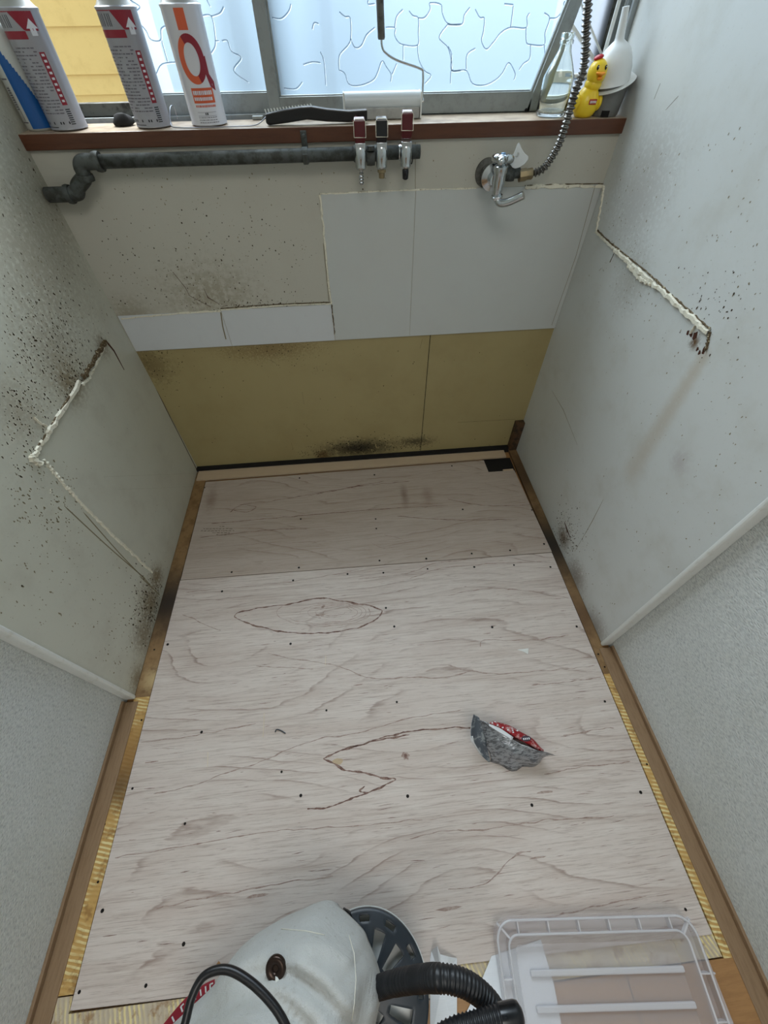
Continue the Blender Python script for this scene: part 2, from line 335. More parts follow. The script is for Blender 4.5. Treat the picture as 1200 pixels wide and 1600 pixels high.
def wall_side(side):
    sgn = 1 if side == 'left' else -1; X = 0. if side == 'left' else 1.2; nrm = (sgn, 0, 0)
    root = stru('wall_' + side); f = L if side == 'left' else Rw
    ym = -.790 if side == 'left' else -.772
    g = MB(); xs = sorted((X - sgn * .022, X - sgn * .12)); g.box(xs[0], xs[1], -3.2, .17, -.05, 2.4); g.build('papered_wall', m_paper, root)
    if side == 'left':
        g2 = None
    g = MB(); xs = sorted((X, X - sgn * .0218)); g.box(xs[0], xs[1], ym + .001, .17 if 1 else 0, .0 if side == 'left' else .0, 2.4)
    ok = lambda p: ym + .015 < p.y < -.003 and .005 < p.z < 1.3
    if side == 'left':
        patch = lambda p: -.50 < p.y < 0 and p.z < .545
        okl = lambda p: ok(p) and not patch(p)
        speckle(g, unif(L, 0, 190, 180, 700, okl), 300, .0006, .0017, nrm, 1, (1.2, 2.4))
        speckle(g, gauss(L, 80, 540, 40, 60, okl), 300, .0007, .0020, nrm, 1, (1.2, 2.4))
        speckle(g, gauss(L, 30, 640, 30, 50, okl), 150, .0007, .0021, nrm, 1, (1.2, 2.4))
        speckle(g, unif(L, 0, 200, 180, 980, okl), 600, .0006, .0018, nrm, 2, (1.2, 2.6))
        speckle(g, gauss(L, 232, 940, 14, 28, ok), 240, .0008, .0026, nrm, 1, (1., 2.4))
        speckle(g, gauss(L, 205, 1000, 25, 50, ok), 180, .0007, .0020, nrm, 2, (1., 2.4))
        speckle(g, unif(L, 60, 300, 600, 1060, ok), 80, .0006, .0014, nrm, 2)
        speckle(g, gauss(L, 125, 592, 14, 16, okl), 120, .001, .003, nrm, 1)
        speckle(g, unif(L, 20, 120, 720, 820, ok), 100, .0008, .0022, nrm, 2, (1.5, 3))
        for q in (((100, 790), (170, 855), (228, 905)), ((130, 800), (190, 868), (236, 915)), ((218, 900), (250, 930))):
            g.ribbon(smooth_path([L(*a) for a in q]), .003, nrm, .0002, 2, True)
        for q in (((162, 745), (305, 740)), ((185, 765), (300, 760))): g.ribbon([L(*a) for a in q], .001, nrm, .0001, 2, True)
        g.ribbon([L(165, 532), L(178, 548), L(194, 578)], [.007, .006, .002], nrm, .0006, 3)
    else:
        speckle(g, unif(Rw, 940, 1190, 200, 1000, ok), 260, .0006, .0016, nrm, 2, (1, 2.4))
        speckle(g, gauss(Rw, 980, 400, 25, 70, ok), 160, .0006, .0015, nrm, 2, (1, 2))
        speckle(g, gauss(Rw, 1105, 480, 30, 40, ok), 60, .0008, .0017, nrm, 1, (1, 2))
        speckle(g, gauss(Rw, 884, 832, 12, 20, ok), 260, .0008, .0022, nrm, 1, (1, 2))
        speckle(g, gauss(Rw, 895, 880, 20, 50, ok), 200, .0006, .0016, nrm, 2, (1, 2))
        for q in (((905, 850), (925, 815), (943, 780)), ((898, 862), (906, 848))): g.ribbon([Rw(*a) for a in q], .002, nrm, .0003, 2, True)
        g.ribbon([Rw(882, 815), Rw(886, 828), Rw(891, 840)], [.002, .007, .002], nrm, .0004, 3)
        g.ribbon([Rw(862, 610), Rw(880, 640), Rw(902, 695)], .0018, nrm, .0002, 2, True)
        for c, r in (((1086, 525), .0065), ((1075, 520), .0035), ((1090, 545), .003), ((1093, 551), .0035), ((1101, 545), .004), ((1099, 550), .003), ((1080, 523), .004)):
            g.blot(Rw(*c), r, nrm, (1, 1.3), .4, 3, k=9)
        for q in (((1040, 172), (1060, 150)), ((1022, 155), (1032, 130))): g.ribbon([Rw(*a) for a in q], .0015, nrm, .0004, 2, True)
    g.build('kitchen_panel', [m_left if side == 'left' else m_right, m_speck, m_faint, m_rust], root)
    # white moulding over the end of the panel
    g = MB(); xs = sorted((X + sgn * .004, X - sgn * .022)); g.box(xs[0], xs[1], ym - .004, ym + .005, .0, 2.4)
    t = g.build('trim_2' if side == 'left' else 'trim_3', m_white_trim, bevel=.003, kind='structure')
    # baseboard: low ledge and a taller strip against the paper
    g = MB(); a, b = sorted((X + sgn * .0125, X - sgn * .018)); g.box(a, b, -2.4, ym - .009, -.012, .001)
    a, b = sorted((X - sgn * .0165, X - sgn * .0225)); g.box(a, b, -2.4, ym - .009, .001, .012)
    g.build('baseboard_' + side, m_brown, bevel=.0012, kind='structure')
    return root
WL = wall_side('left'); WR = wall_side('right')
fw = MB(); fw.box(-.12, 1.32, -3.3, -3.2, -.05, 2.4); fw.build('wall_front', m_paper, kind='structure')
cl = MB(); cl.box(-.12, 1.32, -3.3, .17, 2.4, 2.46); cl.build('ceiling', m_paper, kind='structure')

# caulk lines where the old sink unit met the walls: lumpy raised beads, children of their wall
def caulk(pts, f, w, nrm, mats, parent, h=.002, wob=.35, name='caulk_line', n=10):
    g = MB(); P = smooth_path([f(*p) for p in pts], n); P2 = []
    for i, p in enumerate(P): P2.append(p + Vector((random.gauss(0, 1), random.gauss(0, 1), random.gauss(0, 1))) * w * .12)
    g.ribbon(P2, [w * (1 + random.uniform(-wob, wob)) for _ in P], nrm, h)
    return g.build(name, mats, parent)
caulk([(190, 498), (250, 492), (320, 487), (345, 486)], B, .004, NB, m_caulk, wb_, .003)
caulk([(345, 484), (400, 480), (460, 476), (518, 474)], B, .0035, NB, m_caulk, wb_, .003)
caulk([(345, 482), (420, 476), (518, 472)], B, .002, NB, m_caulk_dirty, wb_, .002)
caulk([(518, 474), (521, 500), (523, 522)], B, .0035, NB, m_caulk_dirty, wb_, .002)
caulk([(500, 304), (506, 360), (512, 430), (518, 474)], B, .005, NB, m_caulk, wb_, .003, .3)
caulk([(500, 303), (570, 300), (640, 297), (745, 294)], B, .003, NB, m_caulk, wb_, .002, .5)
caulk([(820, 293), (880, 291), (943, 290)], B, .008, NB, m_caulk, wb_, .003, .3)
caulk([(820, 290), (880, 288), (945, 287)], B, .002, NB, m_caulk_dirty, wb_, .002)
caulk([(944, 291), (940, 320), (932, 362)], Rw, .005, NR, m_caulk, WR, .003, .3)
caulk([(932, 362), (948, 378), (962, 390)], Rw, .006, NR, m_caulk, WR, .003, .3)
caulk([(962, 391), (1000, 424), (1050, 468), (1108, 519)], Rw, .009, NR, m_caulk, WR, .005, .25, n=16)
caulk([(934, 360), (962, 386), (1010, 424), (1060, 470), (1110, 514)], Rw, .003, NR, m_caulk_dirty, WR, .002, .6, n=16)
caulk([(984, 415), (1000, 432), (1018, 444)], Rw, .008, NR, m_caulk, WR, .005, .3)
caulk([(1110, 518), (1107, 535), (1103, 548)], Rw, .004, NR, m_caulk_dirty, WR, .003, .4)
caulk([(1089, 507), (1080, 521)], Rw, .0018, NR, m_caulk, WR, .004)
caulk([(962, 391), (953, 410)], Rw, .0012, NR, m_caulk_dirty, WR, .001)
caulk([(125, 596), (95, 645), (70, 686), (50, 715)], L, .010, NL, m_caulk, WL, .004, .25)
caulk([(164, 533), (150, 556), (128, 592)], L, .011, NL, m_caulk_dirty, WL, .005, .4, n=16)
caulk([(162, 540), (150, 566), (138, 590), (125, 602)], L, .007, NL, m_caulk, WL, .004, .5)
caulk([(122, 598), (92, 644), (64, 690), (46, 718)], L, .003, NL, m_caulk_dirty, WL, .002, .6)
caulk([(48, 712), (50, 718), (60, 724)], L, .012, NL, m_caulk, WL, .005, .3)
caulk([(68, 720), (90, 745), (120, 780), (175, 835), (238, 895)], L, .0075, NL, m_caulk, WL, .003, .3, n=16)
caulk([(72, 666), (60, 660), (52, 652)], L, .003, NL, m_caulk, WL, .004)
# chipped paint flecks
g = MB(); g.blot(L(78, 768), .004, NL, (1.5, .6), .6, h=.001); g.build('paint_chip', m_caulk, WL)
g = MB(); g.ribbon([L(188, 500), L(150, 430), L(110, 355), L(62, 262)], .004, NL, .001); g.build('corner_caulk', m_caulk, WL)
g = MB(); g.ribbon([L(215, 548), L(260, 640), L(308, 735)], .004, NL, .0008); g.build('corner_caulk', m_dkwood, WL)

# ------------------------------------------------------------------ window
win = stru('window_1')
g = MB(); g.box(-.022, 1.222, -.008, .098, .884, .908); sill = g.build('window_sill', m_sill, win, bevel=.0015)
g = MB(); g.box(-.022, 1.222, .098, .20, .884, .903)
for yy in (.117, .15): g.box(-.022, 1.222, yy, yy + .004, .903, .914)
for x0, x1 in ((-.022, .0),): g.box(x0, x1, .09, .2, .903, 1.86)
g.box(1.203, 1.222, .075, .2, .908, 1.86); g.box(1.19, 1.2035, .09, .098, .908, 1.86); g.box(1.192, 1.2035, .118, .126, .903, 1.86)
g.box(1.186, 1.2035, .148, .156, .903, 1.86); g.box(-.022, 1.222, .09, .2, 1.84, 1.86)
g.build('window_frame', m_alu, win, bevel=.001)
g = MB(); g.box(1.160, 1.1885, .152, .19, .903, 1.86); g.build('mouldy_jamb', m_alu_dark, win)
# low wooden rail seen below the open left part
g = MB(); g.box(.0, .214, .150, .175, .903, .932); g.build('bottom_rail', m_alu_dark, win)

def glass(name, tint, trans, k=1.):
    a = Mat(name, tint, .25); N, Lk = a.N, a.L
    tr = N.new('ShaderNodeBsdfTransparent'); tr.inputs[0].default_value = (.93, .97, 1, 1)
    tl = N.new('ShaderNodeBsdfTranslucent'); tl.inputs[0].default_value = tint
    gl = N.new('ShaderNodeBsdfGlossy'); gl.inputs[0].default_value = (1, 1, 1, 1); gl.inputs[1].default_value = .15
    m1 = N.new('ShaderNodeMixShader'); m1.inputs[0].default_value = trans; Lk.new(tl.outputs[0], m1.inputs[1]); Lk.new(tr.outputs[0], m1.inputs[2])
    m2 = N.new('ShaderNodeMixShader'); m2.inputs[0].default_value = .05; Lk.new(m1.outputs[0], m2.inputs[1]); Lk.new(gl.outputs[0], m2.inputs[2])
    Lk.new(m2.outputs[0], N['Material Output'].inputs[0]); return a
m_pane = glass('frosted_patterned_glass', (.33, .42, .50, 1), .42)
m_ridge = glass('glass_ridge', (.10, .15, .20, 1), .15)
m_glint = glass('glass_ridge_highlight', (1, 1, 1, 1), .05)  # white strips beside the ridges, painted in as their highlights
m_grain_pane = glass('pebbled_glass', (.30, .33, .38, 1), .30)

def pattern(lines, y, ok=lambda q: True):
    g = MB()
    for ln in lines:
        P = smooth_path([B(a, b, y) for a, b in ln], 5)
        g.ribbon(P, .0017, NB, .0008, 0); g.ribbon([p + Vector((.0012, 0, -.0013)) for p in P], .0013, NB, .0006, 1)
    return g
def conv(lines, ox, oy, s): return [[(ox + a / s, oy + b / s) for a, b in ln] for ln in lines]
R1 = conv([[(530, 65), (560, 90), (590, 100), (592, 210), (575, 250), (530, 305), (528, 385)], [(528, 385), (560, 405), (585, 465), (650, 468), (715, 440), (740, 400), (765, 335), (790, 370), (815, 410), (812, 450)],
    [(592, 210), (615, 260), (650, 250), (680, 190), (725, 150)], [(785, 150), (835, 152), (835, 190), (850, 225), (880, 245), (960, 248), (965, 180), (965, 100), (935, 85), (915, 60)], [(882, 245), (882, 330)],
    [(965, 98), (1000, 95), (1030, 50), (1030, 15), (1090, 25), (1100, 80), (1130, 130), (1200, 132)], [(960, 248), (970, 330), (1000, 390), (1035, 415), (1000, 460)], [(1130, 130), (1080, 205), (1130, 265), (1150, 350), (1150, 390), (1200, 388)],
    [(1145, 390), (1142, 460)], [(835, 152), (845, 90), (880, 50)], [(820, 410), (845, 350)], [(425, 285), (445, 340), (455, 470)], [(380, 160), (390, 125), (415, 130)], [(330, 355), (380, 340), (425, 345)], [(225, 485), (290, 488), (325, 450)],
    [(160, 95), (210, 100), (250, 60), (262, 20)], [(688, 0), (690, 22), (725, 18)]], 380, 0, 3.529)
R2 = conv([[(0, 135), (75, 132), (90, 80), (120, 40)], [(150, 50), (175, 95), (200, 100), (195, 170), (185, 225), (210, 270), (250, 230), (290, 180), (345, 150), (430, 152), (435, 95), (450, 70)], [(345, 150), (360, 30)],
    [(0, 255), (20, 300), (20, 385), (100, 388), (135, 460), (200, 468), (260, 440), (300, 400), (335, 345), (370, 405), (362, 440)], [(150, 265), (105, 300), (100, 380)],
    [(430, 152), (432, 230), (455, 245), (530, 245), (535, 180), (560, 100), (530, 70)], [(560, 100), (600, 95), (635, 50), (640, 10), (670, 20)], [(455, 245), (450, 320), (415, 350), (390, 385)], [(530, 245), (540, 370)], [(310, 20), (360, 25)]], 700, 0, 3.529)
L1 = conv([[(320, 0), (410, 60), (380, 100)], [(410, 220), (470, 290), (515, 370), (605, 375), (610, 270), (670, 235)], [(615, 380), (670, 575)], [(565, 690), (620, 600), (760, 580)], [(990, 145), (1080, 150), (1115, 330), (1115, 430), (1075, 500)],
    [(1115, 380), (1150, 380)], [(1080, 150), (1160, 120), (1195, 60)]], 150, 0, 6) + conv([[(1040, 190), (1065, 190), (1085, 240), (1130, 270), (1095, 330), (1165, 385)], [(970, 0), (985, 30)]], 0, 0, 3)
def sash(name, y, stile_l, stile_r, zr, pane_mat, lines, label):
    r = empty(name, (0, 0, 0)); r.parent = win
    (a0, a1), (b0, b1) = stile_l, stile_r
    g = MB(); g.box(a0, a1, y, y + .022, .909, 1.84); g.box(a1, b0, y, y + .022, .909, zr); g.box(a1, b0, y, y + .022, 1.80, 1.84)
    g.box(a1 - .001, a1 + .004, y + .006, y + .016, zr, 1.80); g.box(a1, b0, y + .006, y + .016, zr, zr + .002)
    return r, g
# inner sash, right; its right stile runs slightly out of plumb near the sill as the photo shows
r, g = sash('window_sash', .100, (.467, .491), (1.03, 1.06), .9395, m_pane, None, '')
def slant(mb, x0, x1, z0, x2, x3, z1, y0, y1):
    mb.add([(x0, y0, z0), (x1, y0, z0), (x1, y1, z0), (x0, y1, z0), (x2, y0, z1), (x3, y0, z1), (x3, y1, z1), (x2, y1, z1)], [(0, 1, 2, 3), (7, 6, 5, 4), (0, 4, 5, 1), (1, 5, 6, 2), (2, 6, 7, 3), (3, 7, 4, 0)])
slant(g, 1.022, 1.056, .909, 1.074, 1.098, 1.085, .100, .122); slant(g, 1.074, 1.098, 1.085, 1.074, 1.098, 1.84, .100, .122)
slant(g, 1.022, 1.028, .9395, 1.066, 1.072, 1.085, .094, .101)
g.build('sash_frame', m_alu, r, bevel=.0008)
g = MB(); g.add([(.488, .110, .938), (1.030, .110, .938), (1.078, .110, 1.085), (1.078, .110, 1.80), (.488, .110, 1.80)], [(0, 1, 2, 3, 4)]); g.build('pane', m_pane, r)
pattern(R1 + R2, .109).build('pane_pattern', [m_ridge, m_glint], r)
g = MB(); g.lathe([(0, 0), (.003, 0), (.003, .002), (0, .002)], B(822, 172, .0995), (0, -1, 0), 14); g.build('screw', m_black, r)
g = MB(); g.lathe([(0, 0), (.003, 0), (.003, .002), (0, .002)], B(700, 160, .0995), (0, -1, 0), 14)
# outer sash, left, slid so that the far left is open
r, g = sash('window_sash', .132, (.214, .237), (.478, .50), .944, m_pane, None, '')
g.box(.478, .50, .132, .154, .909, 1.84); g.build('sash_frame', m_alu, r, bevel=.0008)
g = MB(); g.add([(.235, .142, .942), (.48, .142, .942), (.48, .142, 1.80), (.235, .142, 1.80)], [(0, 1, 2, 3)]); g.build('pane', m_pane, r)
pattern(L1, .141).build('pane_pattern', [m_ridge, m_glint], r)
# pebbled fixed pane and white rails at the far right
r = empty('window_sash'); r.parent = win
g = MB(); g.box(1.06, 1.172, .136, .15, .909, .918); g.box(1.06, 1.172, .136, .15, .955, .960)
g.bar(B(893, 40, .14), B(945, 120, .14), .006, .008, (0, 1, 0)); g.bar(B(905, 0, .14), B(950, 110, .14), .003, .006, (0, 1, 0))
g.build('white_rail', m_white_trim, r)
g = MB(); g.add([(1.06, .146, .91), (1.175, .146, .91), (1.175, .146, 1.84), (1.06, .146, 1.84)], [(0, 1, 2, 3)]); g.build('pane', m_grain_pane, r)
# white latch block on the track, left
g = MB(); g.box(.43, .452, .085, .098, .9085, .914); g.build('latch', m_alu, win, bevel=.0008)

# ------------------------------------------------------------------ outside
m_yel = Mat('yellow_painted_siding', srgb(216, 184, 112), .6); m_yel.mottle(30, srgb(198, 164, 94), .45, .75, .5); m_yel.mottle(300, srgb(150, 120, 60), .66, .72, .6)
y0 = .62; xr = B(222, 60, y0).x
hs = empty('neighbouring_house', (-.4, y0, 0), 'yellow painted house wall with lapped horizontal siding outside the open window', 'house')
zs = [.70, .80, B(100, 149, y0).z, B(100, 117, y0).z, B(100, 41, y0).z, 1.14, 1.26, 1.38, 1.50]
for i in range(len(zs) - 1):
    g = MB(); g.add([(-1.6, y0, zs[i]), (xr, y0, zs[i]), (xr, y0 + .006, zs[i + 1] + .004), (-1.6, y0 + .006, zs[i + 1] + .004), (-1.6, y0 + .02, zs[i]), (xr, y0 + .02, zs[i]), (xr, y0 + .02, zs[i + 1] + .004), (-1.6, y0 + .02, zs[i + 1] + .004)],
        [(0, 1, 2, 3), (0, 4, 5, 1), (1, 5, 6, 2), (2, 6, 7, 3), (3, 7, 4, 0), (4, 7, 6, 5)])
    g.build('siding_board', m_yel, hs)
m_blue = M('pale_grey_fence_sheet', srgb(110, 130, 144), .6, 0, (6, srgb(96, 118, 132), .4, .7, .5))
fe = empty('fence', (1, .75, 0), 'pale blue grey sheet fence seen through the patterned window glass', 'fence')
g = MB(); g.box(xr + .01, 3.2, .75, .77, .3, 1.30); g.build('fence_sheet', m_blue, fe)
m_post = M('grey_window_guard_bar', srgb(84, 100, 104), .5, .3)
gb = empty('window_guard', (.5, .2, .9), 'grey upright metal bars of a guard behind the frosted glass', 'window guard')
for px in (382, 515):
    p = B(px, 100, .205); g = MB(); g.box(p.x - .012, p.x + .012, .195, .215, .80, 1.85); g.build('bar', m_post, gb)
g = MB(); g.box(.0, 1.2, .197, .213, .785, .80); g.build('rail', m_post, gb)

# ------------------------------------------------------------------ plywood sheets
def ribbons(mb, lines, w, mi, taper=True):
    for ln in lines:
        P = smooth_path([G(a, b, .0002) for a, b in ln], 14)
        P = [p + Vector((0, mn.noise(p * 35) * .0032 + mn.noise(p * 150) * .0007, 0)) for p in P]
        mb.ribbon(P, [w * (.45 + 1.1 * abs(mn.noise(P[i] * 45)) * 2 + random.uniform(-.15, .3)) * (.35 if i in (0, len(P) - 1) else 1) for i in range(len(P))], NF, .00015, mi)
YL = lambda xx: None
def sheet(mb, corners, z0=-.012, z1=0.):
    vs = [(p.x, p.y, z) for z in (z0, z1) for p in corners]; n = len(corners)
    mb.add(vs, [tuple(range(n))[::-1], tuple(range(n, 2 * n))] + [(i, (i + 1) % n, n + (i + 1) % n, n + i) for i in range(n)])
V = Vector
m_screw = M('dark_screw_head', srgb(30, 27, 25), .4, .6)
def screws(parent, pts):
    for q in pts:
        p = G(*q); g = MB(); r = random.uniform(.0024, .0034)
        g.lathe([(r, 0), (r, .0005), (r * .6, .0003), (0, .0001)], (p.x, p.y, .0001), NF, 10); g.build('screw', m_screw, parent)
ps = empty('plywood_sheet', (.6, -.27, 0), 'narrow pale plywood sheet laid against the back wall with a faint printed stamp', 'plywood sheet')
g = MB(); sheet(g, [V((.0405, -.067)), V((1.062, -.058)), V((1.064, -.120)), V((1.160, -.121)), V((1.171, -.478)), V((.0405, -.4655))])
ribbons(g, [[(360, 800), (380, 788), (430, 782), (520, 766), (600, 752)], [(330, 818), (400, 812), (480, 805), (600, 795), (700, 790)], [(365, 797), (385, 800), (400, 792), (375, 788)], [(310, 840), (420, 828), (480, 826)],
            [(620, 806), (700, 812), (800, 812)], [(700, 780), (760, 790), (840, 788)], [(480, 775), (560, 760), (640, 752)]], .0016, 1)
ribbons(g, [[(600, 835), (625, 842), (632, 850), (600, 856), (580, 848)], [(300, 858), (400, 850), (520, 846)], [(480, 762), (520, 758), (560, 765)]], .001, 2)
rs = random.Random(3)
for row, (x0, x1) in enumerate(((343, 352), (318, 362), (314, 366), (332, 360), (338, 352))):   # the small printed stamp, too blurred to read
    x = x0; yy = 823 + row * 3.2
    while x < x1:
        w = rs.uniform(1.5, 5); g.ribbon([G(x, yy + rs.uniform(-.4, .4), .0003), G(x + w, yy + rs.uniform(-.6, .2), .0003)], .0016, NF, .0001, 3); x += w + rs.uniform(.8, 2)
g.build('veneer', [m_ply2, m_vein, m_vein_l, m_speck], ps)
screws(ps, [(468, 747), (585, 742), (706, 728), (723, 796), (831, 797), (470, 811), (587, 811), (588, 826), (362, 894), (467, 887), (593, 876), (666, 873), (737, 865), (797, 860), (320, 762), (558, 700) if 0 else (850, 850)])
pb = empty('plywood_sheet', (.6, -.88, 0), 'large pale plywood sheet with a dark eye-shaped grain figure covering most of the floor', 'plywood sheet')
g = MB(); sheet(g, [V((.0395, -.4675)), V((1.170, -.4805)), V((1.168, -1.302)), V((.0395, -1.288))])
eye = [(366, 964), (372, 957), (400, 951), (450, 944), (490, 936), (510, 935), (540, 940), (575, 946), (592, 951), (597, 955), (590, 966), (575, 975), (560, 980), (530, 987), (495, 990), (450, 988), (410, 981), (380, 971), (366, 964)]
ribbons(g, [eye], .0032, 1)
ribbons(g, [[(505, 1186), (520, 1178), (560, 1165), (600, 1152), (640, 1143), (700, 1137), (735, 1136)], [(505, 1186), (520, 1192), (540, 1202), (570, 1208), (595, 1215), (618, 1217), (606, 1224), (575, 1238), (540, 1250), (505, 1262), (480, 1262)],
            [(575, 1238), (562, 1236), (570, 1229)], [(540, 1173), (575, 1160), (640, 1148)]], .003, 1)
ribbons(g, [[(380, 1200), (420, 1185), (455, 1168), (500, 1154), (560, 1145), (640, 1122), (720, 1110)], [(418, 1020), (450, 1028), (500, 1035), (540, 1045), (580, 1060), (640, 1058), (690, 1058), (740, 1048)], [(400, 1040), (440, 1043), (490, 1045)],
            [(240, 1240), (300, 1228), (340, 1212), (380, 1200)], [(290, 925), (400, 915), (480, 905), (560, 890)], [(285, 960), (300, 966), (330, 980), (345, 985)], [(700, 1040), (760, 1052), (850, 1048), (930, 1040)],
            [(560, 905), (640, 895), (680, 880), (760, 872)], [(640, 905), (690, 888), (780, 880), (860, 878)], [(700, 930), (760, 920), (840, 925), (890, 935)], [(750, 1010), (760, 1000), (830, 1000), (890, 992)],
            [(640, 1310), (700, 1298), (760, 1296), (850, 1282), (960, 1276)], [(700, 1390), (760, 1380), (800, 1340), (830, 1330)], [(180, 1340), (300, 1320), (420, 1300), (560, 1290), (660, 1280)], [(240, 1420), (330, 1400), (430, 1382), (520, 1370)],
            [(800, 1448), (880, 1428), (960, 1410), (1010, 1400)], [(220, 1160), (300, 1150), (400, 1130)], [(830, 1070), (880, 1066), (940, 1058)], [(880, 1150), (930, 1140), (960, 1138)], [(850, 1210), (900, 1200), (985, 1190)]], .0016, 2)
for k in range(7):                                                       # growth rings inside the eye
    s_ = .2 + .11 * k; c = (515, 957)
    ribbons(g, [[(c[0] + math.cos(t) * 85 * s_ - 25 * s_ + 12, c[1] + math.sin(t) * 24 * s_) for t in [i * math.pi / 8 + k for i in range(11)]]], .0013, 2)
g.blot(G(500, 961), .016, NF, (1, .25), 0, 2); g.blot(G(505, 948), .008, NF, (1, .5), .6, 2)
g.blot(G(634, 1181), .0095, NF, (1, .9), 0, 2, k=12); g.blot(G(634, 1181), .005, NF, (.8, 1.1), 0, 1, h=.0004); g.blot(G(528, 1190), .009, NF, (1.3, .8), 0, 3, k=11)
for q, s_ in (((850, 1238), 1.5), ((700, 1420), 1.4), ((840, 1340), 1), ((400, 1400), 1.5), ((240, 1190), 1), ((760, 990), .8), ((560, 1070), .8)): g.blot(G(*q), .006 * s_, NF, (3, .3), .03, 2)
rg = random.Random(11)
for _ in range(260):                                                     # short pores along the grain
    x = rg.uniform(.06, 1.14); yy = rg.uniform(-1.27, -.49); l = rg.uniform(.006, .035); t = rg.uniform(-.06, .10)
    g.ribbon([(x, yy, .0002), (x + l / 2, yy + l * t / 2 + rg.uniform(-.0006, .0006), .0002), (x + l, yy + l * t, .0002)], rg.uniform(.0006, .0014), NF, .0001, rg.choice((1, 2, 2)), True)
g.build('veneer', [m_ply, m_vein, m_vein_l, M('knot', srgb(186, 166, 136), .6)], pb)
screws(pb, [(458, 907), (347, 924), (543, 897), (599, 895), (668, 889), (741, 886), (803, 883), (860, 886), (262, 1007), (616, 979), (454, 1006), (603, 950), (769, 980), (901, 979), (315, 1144), (620, 1097), (510, 1110), (945, 1096), (207, 1232), (289, 1287), (440, 1206), (637, 1244),
            (831, 1258), (1001, 1238), (160, 1423), (228, 1540), (124, 1550), (287, 1475), (1071, 1421), (470, 1243), (656, 1490)])
oc = MB(); oc.add([(.006, -.012, -.004), (1.150, -.014, -.004), (1.150, -.050, -.004), (.006, -.058, -.004), (.006, -.012, .003), (1.150, -.014, .003), (1.150, -.050, .003), (.006, -.058, .003)],
                  [(3, 2, 1, 0), (4, 5, 6, 7), (0, 1, 5, 4), (1, 2, 6, 5), (2, 3, 7, 6), (3, 0, 4, 7)])
oc.build('plywood_strip', m_offcut, label='thin pinkish plywood strip filling the gap along the cream back wall', cat='plywood strip')
g = MB(); g.box(1.062, 1.168, -.121, -.045, -.0124, -.0095); g.build('floor_hole', m_black, kind='structure')
g = MB(); g.box(1.12, 1.158, -.1215, -.112, -.006, -.0005); g.build('plywood_chip', m_offcut, label='small splintered plywood piece at the edge of the dark hole in the back right corner', cat='wood chip')
# nail heads in the border strips
for q in ((221, 1125), (163, 1288), (153, 1378), (98, 1520), (935, 1022), (945, 1042), (1011, 1194), (241, 1015)):
    p = G(*q, -.001); g = MB(); g.lathe([(.0022, 0), (.002, .0008), (0, .0008)], (p.x, p.y, -.0015 if 1 else 0), NF, 10); g.build('nail', m_screw, tf)

# ------------------------------------------------------------------ gas pipe and valves
m_galv = M('weathered_galvanised_pipe', srgb(86, 90, 88), .55, .45, (60, srgb(52, 52, 46), .4, .62, .8))
m_galv.b.inputs['Roughness'].default_value = .6
m_chrome = M('chrome', srgb(200, 204, 206), .14, 1, (50, srgb(120, 118, 110), .55, .8, .6))
m_brass = M('dull_brass', srgb(150, 134, 104), .4, .8)
YP = -.028
def PY(x, y, v=YP): return B(x, y, v)
gp = empty('gas_pipe', (.35, YP, .87), 'dark galvanised gas pipe running under the brown sill and bending down at the left', 'pipe')
p0 = PY(142, 253); zc = p0.z
g = MB(); g.tube([(p0.x, YP, zc), (.77, YP, zc)], .0112, 20); g.build('pipe_run', m_galv, gp, True)
g = MB(); e1 = PY(128, 255); e2 = PY(128, 297); 
pth = smooth_path([(p0.x + .012, YP, zc), (e1.x + .004, YP, zc), (e1.x - .006, YP, zc - .008), (e1.x - .007, YP, zc - .022), (e2.x - .004, YP, e2.z + .006), (e2.x - .012, YP, e2.z - .004), (e2.x - .03, YP, e2.z - .006), (e2.x - .058, YP, e2.z - .006), (.006, YP, e2.z - .006)], 6)
g.tube(pth, .0130, 18)
g.build('elbow', m_galv, gp, True)
for px in (140, 116): pass
g = MB(); g.lathe([(.0155, -.006), (.0165, 0), (.0155, .006)], (p0.x + .014, YP, zc), (1, 0, 0), 20); g.build('coupling_ring', m_galv, gp, 40)
g = MB(); g.lathe([(.0155, -.005), (.0165, 0), (.0155, .005)], (e1.x - .006, YP, zc - .024), (0, 0, 1), 20); g.build('coupling_ring', m_galv, gp, 40)
g = MB(); g.lathe([(.0155, -.005), (.0165, 0), (.0155, .005)], (e2.x - .028, YP, e2.z - .006), (1, 0, 0), 20); g.build('coupling_ring', m_galv, gp, 40)
cx = PY(477, 240).x
g = MB(); g.lathe([(.0128, -.006), (.0128, .006)], (cx, YP, zc), (1, 0, 0), 20); g.box(cx - .006, cx + .006, -.0105 if 0 else -.012, -.009, zc + .008, zc + .034); g.box(cx - .005, cx + .005, YP - .016, YP - .012, zc - .012, zc + .004)
g.lathe([(.004, 0), (.004, .004), (0, .005)], (cx, -.012, zc + .026), (0, -1, 0), 8); g.build('pipe_clamp', m_galv, gp, bevel=.001)

